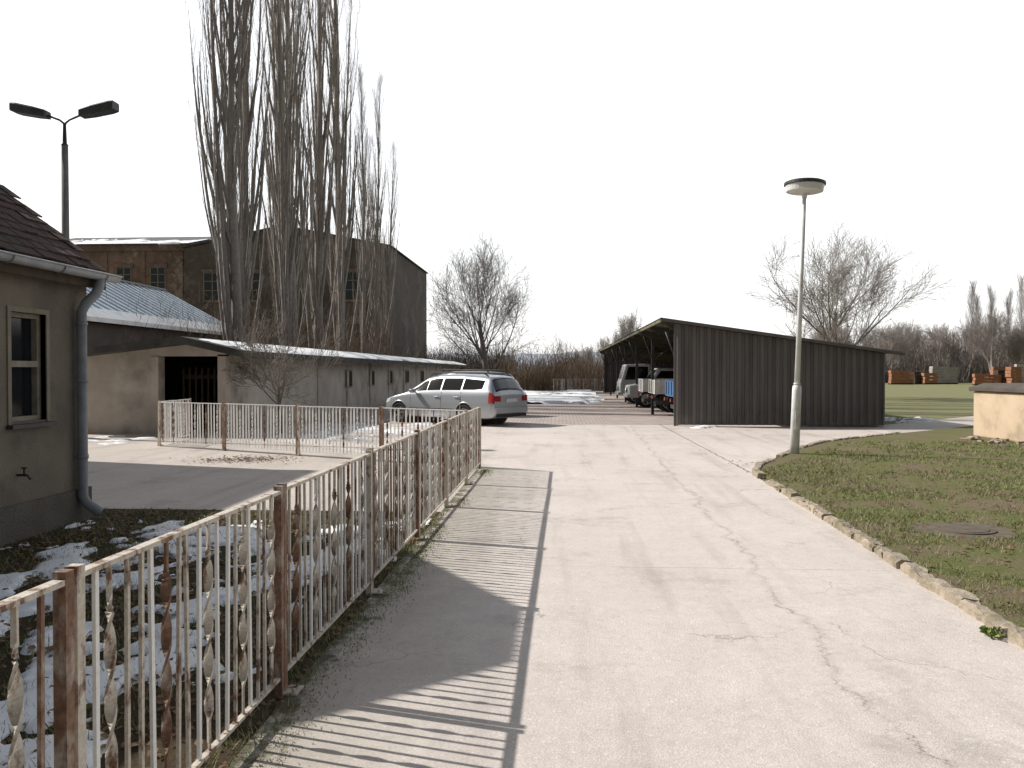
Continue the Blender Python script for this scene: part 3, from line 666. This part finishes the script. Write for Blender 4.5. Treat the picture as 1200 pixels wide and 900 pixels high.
for i in range(38):
    X=38+i*2.15+rt.uniform(-1.5,1.5); Y=114+rt.uniform(-8,16)
    s=.74+.42*(i/38)+rt.uniform(-.14,.18)
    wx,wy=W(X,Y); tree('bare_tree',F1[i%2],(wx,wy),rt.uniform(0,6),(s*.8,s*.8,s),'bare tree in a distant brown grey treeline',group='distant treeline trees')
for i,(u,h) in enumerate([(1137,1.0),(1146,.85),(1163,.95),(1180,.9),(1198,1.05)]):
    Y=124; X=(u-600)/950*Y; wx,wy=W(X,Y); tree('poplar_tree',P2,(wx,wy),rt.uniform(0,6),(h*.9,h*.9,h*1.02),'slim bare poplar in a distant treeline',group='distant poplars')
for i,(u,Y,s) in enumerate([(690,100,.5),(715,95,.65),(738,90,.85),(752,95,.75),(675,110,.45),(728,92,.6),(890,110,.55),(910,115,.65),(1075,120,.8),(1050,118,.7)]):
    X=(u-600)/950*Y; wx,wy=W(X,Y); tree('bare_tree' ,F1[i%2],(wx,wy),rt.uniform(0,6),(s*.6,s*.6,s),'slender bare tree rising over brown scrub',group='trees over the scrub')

def brush(name,poly_fn,n,hr,w,mat,label,seed):
    rg=random.Random(seed); vs=[];fs=[]
    def bl(p,d,w_):
        a=rg.uniform(0,3.14); o=len(vs); dx,dy=math.cos(a)*w_,math.sin(a)*w_
        q=p+d; vs.extend([(p.x-dx,p.y-dy,p.z),(p.x+dx,p.y+dy,p.z),(q.x,q.y,q.z)]); fs.append((o,o+1,o+2)); return q
    for i in range(n):
        x,y,hm=poly_fn(rg); h=rg.uniform(*hr)*hm
        p=Vector((x,y,0)); d=Vector((rg.uniform(-.35,.35)*h,rg.uniform(-.35,.35)*h,h)); bl(p,d,w)
        for k in range(5):
            t=rg.uniform(.15,.95); e=Vector((rg.uniform(-.4,.4),rg.uniform(-.4,.4),rg.uniform(.1,.6)))*h*.5; bl(p+d*t,e,w*.7)
    me=bpy.data.meshes.new(name); me.from_pydata(vs,[],fs); me.materials.append(mat)
    obj(name,me,label=label,cat='bushes',kind='stuff')
def reg(X0,X1,Y0,Y1,seed,f=.12):
    def fn(rg):
        X=rg.uniform(X0,X1);Y=rg.uniform(Y0,Y1); x,y=W(X,Y); return x,y,.45+1.0*(.5+mnoise.noise(Vector((X*f,Y*f,seed))))
    return fn
brush('scrub',reg(-.5,10,66,80,1,.3),4500,(1.0,3.0),.025,brush_mat,'dense brown leafless scrub at the end of the lane',1)
brush('scrub',reg(-10,0,72,90,2,.3),3500,(1.6,4.0),.03,brush_mat,'dense brown leafless scrub behind the parked cars',2)
brush('scrub',reg(-19,-13,30,36,3,.3),900,(1.8,4.0),.012,brush_mat,'tangled brown brushwood behind the shed',3)
brush('scrub',lambda rg:(rg.uniform(-15.6,-12.9),rg.uniform(33,66),.5+.9*rg.random()),3200,(2.0,4.8),.012,brush_mat,'bare suckers and brush around the poplars',4)
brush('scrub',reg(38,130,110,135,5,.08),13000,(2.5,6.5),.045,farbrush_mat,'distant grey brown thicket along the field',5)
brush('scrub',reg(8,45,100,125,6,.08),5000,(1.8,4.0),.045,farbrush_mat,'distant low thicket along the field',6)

# ------------------------------------------------------------------ lamps
lx,ly=W(5.3,15.2)
st=thing('lamp_post','white lamp post with flat round lamp head on lawn corner','street lamp',(lx,ly,.02),(0,R(1.9),0))
mb=MB(); mb.tube([(0,0,0),(0,0,1.22),(0,0,1.30),(0,0,1.32)],[.088,.083,.078,.05],18); obj('post_base',mb.mesh('post_base',[whitepost_mat]),st)
mb=MB(); mb.tube([(0,0,1.3),(0,0,4.92)],[.052,.034],14); mb.tube([(0,0,1.33),(0,0,1.36)],.062,14); obj('post',mb.mesh('post',[whitepost_mat]),st)
mb=MB(); mb.bx(-.03,.03,-.093,-.083,.5,.85); obj('service_door',mb.mesh('service_door',[whitepost_mat]),st)
hd=obj('lamp_head',(lambda m:(m.tube([(0,0,4.82),(0,0,4.90),(0,0,4.91),(0,0,4.92),(0,0,4.935),(0,0,5.045)],[.045,.055,.17,.28,.33,.35],32,smooth=False),m.mesh('lamp_head',[bowl_mat]))[1])(MB()),st)
mb=MB(); mb.tube([(0,0,5.046),(0,0,5.055),(0,0,5.10),(0,0,5.12),(0,0,5.125)],[.365,.375,.372,.33,.02],32,smooth=False); obj('cap',mb.mesh('cap',[darkmetal_mat]),hd)
px,py=W(-10.6,19.3)
sl_=thing('street_lamp','grey concrete mast with two dark lamp heads on angled arms','street lamp',(px,py,0))
mb=MB(); mb.tube([(0,0,0),(0,0,6.95)],[.11,.075],14); obj('mast',mb.mesh('mast',[concpost_mat]),sl_)
mb=MB(); mb.tube([(0,0,6.95),(0,0,7.0),(0,0,7.46)],[.085,.05,.035],12)
for s_ in(-1,1): mb.tube([(0,0,7.40),(s_*.03,0,7.48),(s_*.12,0,7.55),(s_*.46,0,7.68)],[.025]*4,8)
obj('arm',mb.mesh('arm',[darkmetal_mat]),sl_)
for s_ in(-1,1):
    mb=MB(); vs=[];fs=[]
    secs=[(.40,.08,.06),(.42,.14,.085),(.70,.165,.105),(1.12,.165,.115),(1.25,.155,.10),(1.255,.15,.09)]
    for (x,w_,h_) in secs:
        z=7.68+(x-.4)*.2
        for (a,b_) in ((-1,-.7),(-1,.7),(-.85,1),(.85,1),(1,.7),(1,-.7),(.9,-.95),(-.9,-.95)):
            vs.append((s_*x,w_*a,z+h_*b_))
    for i in range(5):
        for k in range(8): fs.append((i*8+k,i*8+(k+1)%8,(i+1)*8+(k+1)%8,(i+1)*8+k))
    fs.append(list(range(8)));fs.append([40+k for k in range(8)])
    mb.add(vs,fs,0,False); obj('lamp_head',mb.mesh('lamp_head',[darkmetal_mat]),sl_)

# ------------------------------------------------------------------ well housing
wx,wy=W(10.98,16.8)
wl=thing('well_housing','ochre rendered pump housing with flat dark felt covered slab','well',(wx,wy,.05),(0,0,R(3.3)))
mb=MB(); mb.bx(0,2.6,0,2.5,0,1.08); obj('wall',mb.mesh('wall',[well_mat]),wl,bevel=.04)
mb=MB(); mb.bx(-.07,2.67,-.07,2.57,1.082,1.18); mb.ext([(-.05,1.18),(2.65,1.18),(2.4,1.27),(.25,1.27)],'y',.0,2.5); obj('lid',mb.mesh('lid',[lidfelt_mat]),wl,bevel=.015)
mb=MB()
rg=random.Random(2)
for i in range(26):
    mb.box((rg.uniform(-.9,-.1),rg.uniform(-.6,1.6),.0+rg.uniform(.0,.04)),(rg.uniform(.06,.2),rg.uniform(.05,.15),rg.uniform(.04,.1)),0,Matrix.Rotation(rg.uniform(0,3),3,'Z')@Matrix.Rotation(rg.uniform(-.4,.4),3,'X'))
obj('rubble',mb.mesh('rubble',[kerb_mat]),loc=(wx,wy,.05),label='scattered rubble at the foot of the pump housing',cat='rubble',kind='stuff')

# ------------------------------------------------------------------ cars
def loft(tab,ns=150,sub=7):
    tab=np.array(tab); s=np.linspace(tab[0,0],tab[-1,0],ns); c=[np.interp(s,tab[:,0],tab[:,k]) for k in range(1,6)]
    w,z0,zb,zt,wt=c
    ctl=[(0*w,z0),(w*.90,z0),(w*.985,z0+.14),(w,(z0+zb)*.52),(w*.955,zb),(wt,zt-.055),(wt*.72,zt),(0*w,zt+.015)]
    P=[]
    for k in range(7):
        for j in range(sub):
            a=j/sub; P.append(np.stack([s,ctl[k][0]*(1-a)+ctl[k+1][0]*a,ctl[k][1]*(1-a)+ctl[k+1][1]*a],-1))
    P.append(np.stack([s,ctl[7][0],ctl[7][1]],-1)); P=np.stack(P,1)
    for _ in range(3):
        Q=P.copy(); Q[:,1:-1]=.25*P[:,:-2]+.5*P[:,1:-1]+.25*P[:,2:]; P=Q
    for _ in range(6):
        Q=P.copy(); Q[1:-1]=.25*P[:-2]+.5*P[1:-1]+.25*P[2:]; P=Q
    P[:,0,1]=0;P[:,-1,1]=0
    return P
def normals(P):
    ds=np.gradient(P,axis=0); dt=np.gradient(P,axis=1); n=np.cross(dt,ds); l=np.linalg.norm(n,axis=2,keepdims=True)+1e-9; n/=l
    c=P-np.array([P[:,:,0].mean(),0,.7]); sg=np.sign((n*c).sum(2,keepdims=True)); sg[sg==0]=1
    return n*sg
def patch(mb,P,Nn,s0,s1,t0,t1,off,m=0,both=True,t0f=None,t1f=None,sgn=None):
    ns,ntt=P.shape[:2]; L=P[-1,0,0]-P[0,0,0]
    ii=[int(round(a)) for a in np.linspace(s0/L*(ns-1),s1/L*(ns-1),14)]
    for sg in ((sgn,) if sgn else ((1,-1) if both else (1,))):
        vs=[];fs=[]
        for a,i in enumerate(ii):
            for q in range(8):
                lo=t0f(a/13) if t0f else t0; hi=t1f(a/13) if t1f else t1
                t=lo+(hi-lo)*q/7
                k=min(max(i,0),ns-1)
                j=int(min(t,ntt-1.001)); fr=t-j
                p=P[k,j]*(1-fr)+P[k,j+1]*fr+ (Nn[k,j]*(1-fr)+Nn[k,j+1]*fr)*off; vs.append((p[0],p[1]*sg,p[2]))
        n=8
        for a in range(len(ii)-1):
            for b_ in range(n-1): fs.append((a*n+b_,a*n+b_+1,(a+1)*n+b_+1,(a+1)*n+b_))
        mb.add(vs,fs,m,True)
def wheelmesh(r=.315,w=.2):
    mb=MB(); n=32
    prof=[(r*.66,-w/2),(r*.93,-w/2),(r,-w/2+.03),(r,w/2-.03),(r*.93,w/2),(r*.66,w/2)]
    vs=[];fs=[]
    for i in range(n):
        t=2*math.pi*i/n
        for (a,b_) in prof: vs.append((a*math.cos(t),b_,a*math.sin(t)))
    k=len(prof)
    for i in range(n):
        for j in range(k): fs.append((i*k+j,i*k+(j+1)%k,((i+1)%n)*k+(j+1)%k,((i+1)%n)*k+j))
    mb.add(vs,fs,0,True); ty=mb.mesh('tyre',[tyre_mat])
    mb=MB()
    mb.tube([(0,-w/2+.035,0),(0,w/2-.035,0)],r*.64,24,1)
    for sd in (-1,1):
        yy=sd*(w/2-.012)
        for q in range(n):
            t=2*math.pi*q/n; t2=2*math.pi*(q+1)/n
            mb.add([(r*.58*math.cos(t),yy,r*.58*math.sin(t)),(r*.68*math.cos(t),yy,r*.68*math.sin(t)),(r*.68*math.cos(t2),yy,r*.68*math.sin(t2)),(r*.58*math.cos(t2),yy,r*.58*math.sin(t2))],[(0,1,2,3)],0)
        for q in range(5):
            rt_=Matrix.Rotation(q*2*math.pi/5,3,'Y'); mb.box(rt_@Vector((r*.32,yy-sd*.006,0)),(r*.6,.012,r*.17),0,rt_)
        mb.tube([(0,yy-sd*.02,0),(0,yy+sd*.004,0)],r*.13,12,0)
    rm=mb.mesh('rim',[rim_mat,blackp]); return ty,rm
TY,RM=wheelmesh()
def car(loc,rz,paint,label,zs=1,grp='cars parked on the concrete apron'):
    t=thing('parked_car',label,'car',(*loc,.012),(0,0,rz),grp); t.scale=(1,1,zs)
    tab=[(0,.55,.24,.56,.62,.45),(.06,.66,.20,.64,.69,.52),(.22,.79,.19,.73,.79,.62),(.6,.86,.19,.83,.89,.68),(1.0,.885,.19,.90,.98,.70),
         (1.15,.89,.19,.92,1.06,.68),(1.85,.89,.19,.945,1.42,.61),(2.4,.89,.19,.955,1.495,.61),(3.3,.89,.19,.965,1.495,.60),(4.0,.88,.20,.975,1.46,.585),
         (4.28,.87,.21,.98,1.43,.58),(4.34,.865,.22,.98,1.38,.59),(4.50,.85,.24,.97,1.04,.68),(4.545,.83,.27,.93,.98,.68),(4.57,.80,.32,.86,.90,.64)]
    P=loft(tab); Nn=normals(P); ns,ntt=P.shape[:2]
    off=np.array([-2.28,0,0]); 
    wc=[.86,3.50]; wr=.365
    mb=MB()
    for sg in (1,-1):
        vs=[(p[0],p[1]*sg,p[2]) for row in P for p in row]; fs=[]
        for i in range(ns-1):
            for j in range(ntt-1):
                c_=(P[i,j]+P[i+1,j+1])/2
                if any((c_[0]-q)**2+(c_[2]-.315)**2<wr**2 for q in wc) and c_[1]>.5: continue
                fs.append((i*ntt+j,i*ntt+j+1,(i+1)*ntt+j+1,(i+1)*ntt+j))
        mb.add(vs,fs,0,True)
    mb.add([(p[0],p[1],p[2]) for p in P[0]]+[(p[0],-p[1],p[2]) for p in P[0][::-1]],[list(range(2*ntt))])
    mb.add([(p[0],p[1],p[2]) for p in P[-1]]+[(p[0],-p[1],p[2]) for p in P[-1][::-1]],[list(range(2*ntt))])
    for q in wc:
        for sg in (1,-1):
            arc=[(q+wr*math.cos(a),sg*.868,.315+wr*math.sin(a)) for a in np.linspace(-.35,math.pi+.35,22)]
            mb.tube(arc,.022,6,0)
    body=obj('body',mb.mesh('body',[paint]),t,loc=off)
    body.data.validate()
    mb=MB()
    for q in wc: mb.tube([(q,-.80,.33),(q,.80,.33)],.37,20,0)
    mb.bx(.3,4.3,-.6,.6,.22,.8); obj('wheel_housing',mb.mesh('wheel_housing',[blackp]),t,loc=off)
    for sg in (1,-1):
        for (a,b_,k0,k1) in ((1.30,1.95,lambda f:29.0,lambda f:31.0+3.0*min(1,f*1.4)),(2.0,2.52,lambda f:29.0,lambda f:34.4),(2.57,3.32,lambda f:29.0,lambda f:34.4),(3.37,4.12,lambda f:29.2+1.2*max(0,f-.6),lambda f:34.2-.5*f)):
            mb=MB(); patch(mb,P,Nn,a,b_,0,0,.007,t0f=k0,t1f=k1,sgn=sg); obj('side_window',mb.mesh('side_window',[carglass]),t,loc=off)
    mb=MB(); patch(mb,P,Nn,1.10,1.78,36.5,49,.006); obj('windscreen',mb.mesh('windscreen',[carglass]),t,loc=off)
    mb=MB(); patch(mb,P,Nn,4.335,4.50,35.8,49,.010); obj('rear_window',mb.mesh('rear_window',[carglass]),t,loc=off)
    for sg in (1,-1):
        mb=MB(); patch(mb,P,Nn,4.38,4.565,22.0,28.4,.010,sgn=sg)
        mb.bx(4.556,4.588,min(sg*.52,sg*.77),max(sg*.52,sg*.77),.72,.88)
        obj('tail_light',mb.mesh('tail_light',[redl]),t,loc=off)
        mb=MB(); patch(mb,P,Nn,.08,.42,24.5,28.5,.008,sgn=sg)
        obj('headlight',mb.mesh('headlight',[whl]),t,loc=off)
        mb=MB(); mb.box((1.55,sg*.99,.99),(.12,.20,.12),0); mb.box((1.55,sg*.88,.95),(.05,.1,.04)); obj('wing_mirror',mb.mesh('wing_mirror',[paint]),t,loc=off,bevel=.03)
        for xx in (2.42,3.2):
            mb=MB(); mb.box((xx,sg*.888,.83),(.18,.03,.03)); obj('door_handle',mb.mesh('door_handle',[paint]),t,loc=off,bevel=.008)
        mb=MB(); mb.tube([(1.95,sg*.555,1.46),(2.05,sg*.555,1.55),(4.0,sg*.535,1.525),(4.15,sg*.53,1.44)],.02,8); obj('roof_rail',mb.mesh('roof_rail',[blackp]),t,loc=off)
    mb=MB()
    for ss in (1.32,2.57,3.34): patch(mb,P,Nn,ss,ss+.03,9,28,.003)
    patch(mb,P,Nn,1.3,3.1,17.2,18.0,.01)
    obj('door_seam',mb.mesh('door_seam',[blackp]),t,loc=off)
    mb=MB(); mb.box((4.575,0,.46),(.07,1.56,.20)); obj('rear_bumper',mb.mesh('rear_bumper',[paint]),t,loc=off,bevel=.03)
    mb=MB(); mb.box((4.575,0,.31),(.05,1.4,.09)); obj('bumper_skirt',mb.mesh('bumper_skirt',[blackp]),t,loc=off)
    mb=MB(); mb.box((4.59,0,.74),(.014,.52,.115)); obj('licence_plate',mb.mesh('licence_plate',[whl]),t,loc=off)
    for q in wc:
        for sg in (1,-1):
            wo=obj('wheel',TY,t,(q-2.28,sg*.775,.315)); obj('rim',RM,wo)
    return t
car(W(-1.85,25.0),R(-37+3.3),silver,'silver estate car parked nose towards the shed')
car(W(-1.95,29.8),R(-37+3.3),greyp,'grey estate car parked behind the silver one',zs=1.06)

# ------------------------------------------------------------------ trucks in carport
TY2,RM2=wheelmesh(.36,.2)
bump_m=M('bumper_paint',(.4,.4,.38),(.3,.3,.28),5,.6,0)
def truck(loc,cabc,bedc,label,prof,bed=True,cat='truck',flip=False,name='small_truck'):
    t=thing(name,label,cat,(*loc,.016),(0,0,math.pi if flip else R(1)),'vehicles parked under the carport')
    if flip: t.location.x+=4.6
    wd=.88
    mb=MB(); mb.ext(prof,'y',-wd,wd); obj('cab',mb.mesh('cab',[cabc]),t,bevel=.06)
    a=Vector((prof[2][0],0,prof[2][1])); b_=Vector((prof[3][0],0,prof[3][1])); d_=(b_-a); nrm=Vector((-d_.z,0,d_.x)).normalized()
    if nrm.x>0: nrm=-nrm
    p0=a+d_*.12+nrm*.008; p1=a+d_*.88+nrm*.008
    mb=MB(); mb.add([(p0.x,-.74,p0.z),(p0.x,.74,p0.z),(p1.x,.70,p1.z),(p1.x,-.70,p1.z)],[(0,1,2,3)]); obj('windscreen',mb.mesh('windscreen',[carglass]),t)
    for sg in(-1,1):
        mb=MB(); mb.add([(a.x+.18,sg*(wd+.006),a.z+.05),(prof[4][0]-.15,sg*(wd+.006),a.z+.05),(prof[4][0]-.15,sg*(wd+.006),b_.z-.12),(b_.x+.12,sg*(wd+.006),b_.z-.12)],[(0,1,2,3)])
        obj('side_window',mb.mesh('side_window',[carglass]),t)
        mb=MB(); mb.tube([(prof[1][0]-.03,sg*.62,.72),(prof[1][0]+.05,sg*.62,.72)],.11,16); obj('headlight',mb.mesh('headlight',[whl]),t)
    mb=MB(); mb.bx(-.09,.02,-.86,.86,.42,.56); obj('bumper',mb.mesh('bumper',[bump_m]),t,bevel=.02)
    mb=MB(); mb.bx(prof[1][0]-.012,prof[1][0]+.01,-.45,.45,.62,.82)
    for k in range(5): mb.bx(prof[1][0]-.022,prof[1][0]-.012,-.43,.43,.63+k*.04,.645+k*.04)
    obj('grille',mb.mesh('grille',[blackp]),t)
    mb=MB(); mb.bx(.2,4.5,-.4,.4,.38,.5); obj('chassis',mb.mesh('chassis',[darkmetal_mat]),t)
    if bed:
        x0=prof[4][0]+.1
        mb=MB(); mb.bx(x0,4.6,-.95,.95,.78,.86)
        for sg in(-1,1): mb.bx(x0,4.6,sg*.95-.02,sg*.95+.02,.862,1.28)
        mb.bx(x0,x0+.04,-.92,.92,.862,1.35); mb.bx(4.56,4.6,-.92,.92,.862,1.28)
        for k in range(5):
            xx=x0+.2+k*(4.2-x0)/4
            for sg in(-1,1): mb.bx(xx,xx+.05,sg*.985-.012,sg*.985+.012,.8,1.26)
        for yy in (-.6,0,.6): mb.bx(4.602,4.63,yy-.03,yy+.03,.82,1.26)
        obj('cargo_bed',mb.mesh('cargo_bed',[bedc]),t)
    for q in (.75,3.6):
        for sg in(-1,1):
            wo=obj('wheel',TY2,t,(q,sg*.78,.36)); obj('rim',RM2,wo)
    for sg in (-1,1):
        mb=MB(); mb.bx(4.6,4.66,sg*.7-.1,sg*.7+.1,.62,.72); obj('tail_light',mb.mesh('tail_light',[redl]),t)
    return t
grgr=M('pale_grey_paint',(.47,.48,.46),(.38,.39,.38),2,.5,0); cream=M('cream_paint',(.66,.65,.61),(.54,.53,.49),2,.55,0); blue=M('blue_paint',(.08,.17,.34),(.06,.13,.27),3,.5,0)
tarn=M('whitish_boards',(.70,.69,.66),(.54,.53,.50),3,.7,.2,20)
ppick=[(0,.42),(0,.95),(.85,1.08),(1.25,1.72),(2.2,1.72),(2.25,.42)]
pcab=[(0,.42),(.0,1.0),(.05,1.12),(.28,1.92),(1.5,1.95),(1.55,.42)]
truck((2.95,40.5),grgr,grgr,'pale grey flatbed truck parked nose out',pcab)
truck((3.05,36.5),grgr,tarn,'pale grey pickup parked nose out under roof',ppick)
truck((3.25,32.6),cream,tarn,'white flatbed truck with its tailgate facing out',pcab,flip=True)
truck((3.35,29.6),cream,tarn,'white flatbed truck with pale dropside boards facing out',pcab,flip=True)
truck((3.55,26.4),cream,blue,'flatbed truck with blue dropsides beside the end wall',pcab,flip=True)

# ------------------------------------------------------------------ brick stacks
def stack(X,Y,w,h,mat,label):
    x,y=W(X,Y); t=thing('brick_stack',label,'pallet',(x,y,0),(0,0,random.uniform(-.3,.3)),'stacked pallets on the field')
    mb=MB(); 
    for k in(-.4,0,.4): mb.bx(-w/2,w/2,k*1.0-.05,k*1.0+.05,.0,.10)
    mb.bx(-w/2,w/2,-.5,.5,.102,.14); obj('pallet',mb.mesh('pallet',[darkwood_mat]),t)
    mb=MB(); r_=random.Random(int(X*10)); n=max(2,int(h/.35)); 
    for k in range(n):
        a=r_.uniform(-.08,.08); mb.bx(-w/2+.05+a,w/2-.05+a,-.45,.45,.142+k*(h/n),.142+(k+1)*(h/n)-.04)
    obj('bricks',mb.mesh('bricks',[mat]),t)
concs=M('pale_concrete_blocks',(.46,.43,.39),(.35,.32,.29),1,.9,.2,10)
for (u,Y,w,h,mt,lb) in [(1050,98,1.5,1.6,stack_mat,'orange brick stack on a pallet'),(1062,98,1.4,1.5,stack_mat,'orange brick stack on a pallet'),
    (1075,100,1.5,1.4,darkwood_mat,'dark timber stack on a pallet'),(1089,99,1.6,1.3,stack_mat,'orange brick stack on a pallet'),(1100,101,2,2.1,concs,'pale concrete block stack on a pallet'),(1112,101,1.8,2.0,concs,'pale concrete block stack on a pallet'),
    (1150,92,1.6,1.2,stack_mat,'orange brick stack on a pallet'),(1163,93,1.5,1.1,stack_mat,'orange brick stack on a pallet'),(1176,94,1.8,1.6,darkwood_mat,'dark timber stack on a pallet'),(1188,92,1.4,2.0,stack_mat,'orange brick stack on a pallet'),(1199,92,1.7,2.3,concs,'pale concrete block stack on a pallet'),(1170,97,1.7,2.0,stack_mat,'orange brick stack on a pallet')]:
    stack((u-600)/950*Y,Y,w,h,mt,lb)

# ------------------------------------------------------------------ light, world, camera
el=40.0; sh_d=Vector((1,-.27,-.865)).normalized()
sd=bpy.data.lights.new('sun','SUN'); sd.energy=5.0; sd.angle=R(.5); sd.color=(1,.97,.92)
so=bpy.data.objects.new('sun',sd); scene.collection.objects.link(so); so.rotation_euler=sh_d.to_track_quat('-Z','Y').to_euler(); so.location=(-20,0,30)
w=bpy.data.worlds.new('World'); scene.world=w; w.use_nodes=True; nt=w.node_tree; bg=nt.nodes['Background']
sky=nt.nodes.new('ShaderNodeTexSky'); sky.sky_type='NISHITA'; sky.sun_disc=False; sky.sun_elevation=R(el); sky.sun_rotation=R(285); sky.dust_density=3; sky.air_density=1.2
tc=nt.nodes.new('ShaderNodeTexCoord'); sp=nt.nodes.new('ShaderNodeSeparateXYZ'); nt.links.new(tc.outputs['Generated'],sp.inputs[0])
cr=nt.nodes.new('ShaderNodeValToRGB'); nt.links.new(sp.outputs[2],cr.inputs[0])
e=cr.color_ramp.elements; e[0].position=0; e[0].color=(1,1,1,1); e[1].position=1; e[1].color=(.10,.115,.14,1)
q=cr.color_ramp.elements.new(.46); q.color=(.98,.985,.99,1); q=cr.color_ramp.elements.new(.62); q.color=(.30,.32,.35,1)
# hazy sky is brightest ahead on the sun side and dimmer behind
fy=rmp(nt,sp.outputs[1],-.3,.7); fy=mth(nt,'ADD',mth(nt,'MULTIPLY',fy,7.8),1.7)
sc_=nt.nodes.new('ShaderNodeVectorMath'); sc_.operation='SCALE'; nt.links.new(cr.outputs[0],sc_.inputs[0]); nt.links.new(fy,sc_.inputs['Scale'])
ad=nt.nodes.new('ShaderNodeVectorMath'); ad.operation='ADD'; nt.links.new(sc_.outputs[0],ad.inputs[0])
s2=nt.nodes.new('ShaderNodeVectorMath'); s2.operation='SCALE'; nt.links.new(sky.outputs[0],s2.inputs[0]); s2.inputs['Scale'].default_value=.3
nt.links.new(s2.outputs[0],ad.inputs[1]); nt.links.new(ad.outputs[0],bg.inputs['Color']); bg.inputs['Strength'].default_value=.12
cd=bpy.data.cameras.new('camera'); cd.lens=28.5; cd.sensor_width=36; cd.clip_end=5000; cd.clip_start=.05
co=bpy.data.objects.new('camera',cd); scene.collection.objects.link(co); co.location=(0,0,1.6); co.rotation_euler=(R(90-.904),0,R(3.31)); scene.camera=co
scene.view_settings.view_transform='Standard'; scene.view_settings.look='None'; scene.view_settings.exposure=0
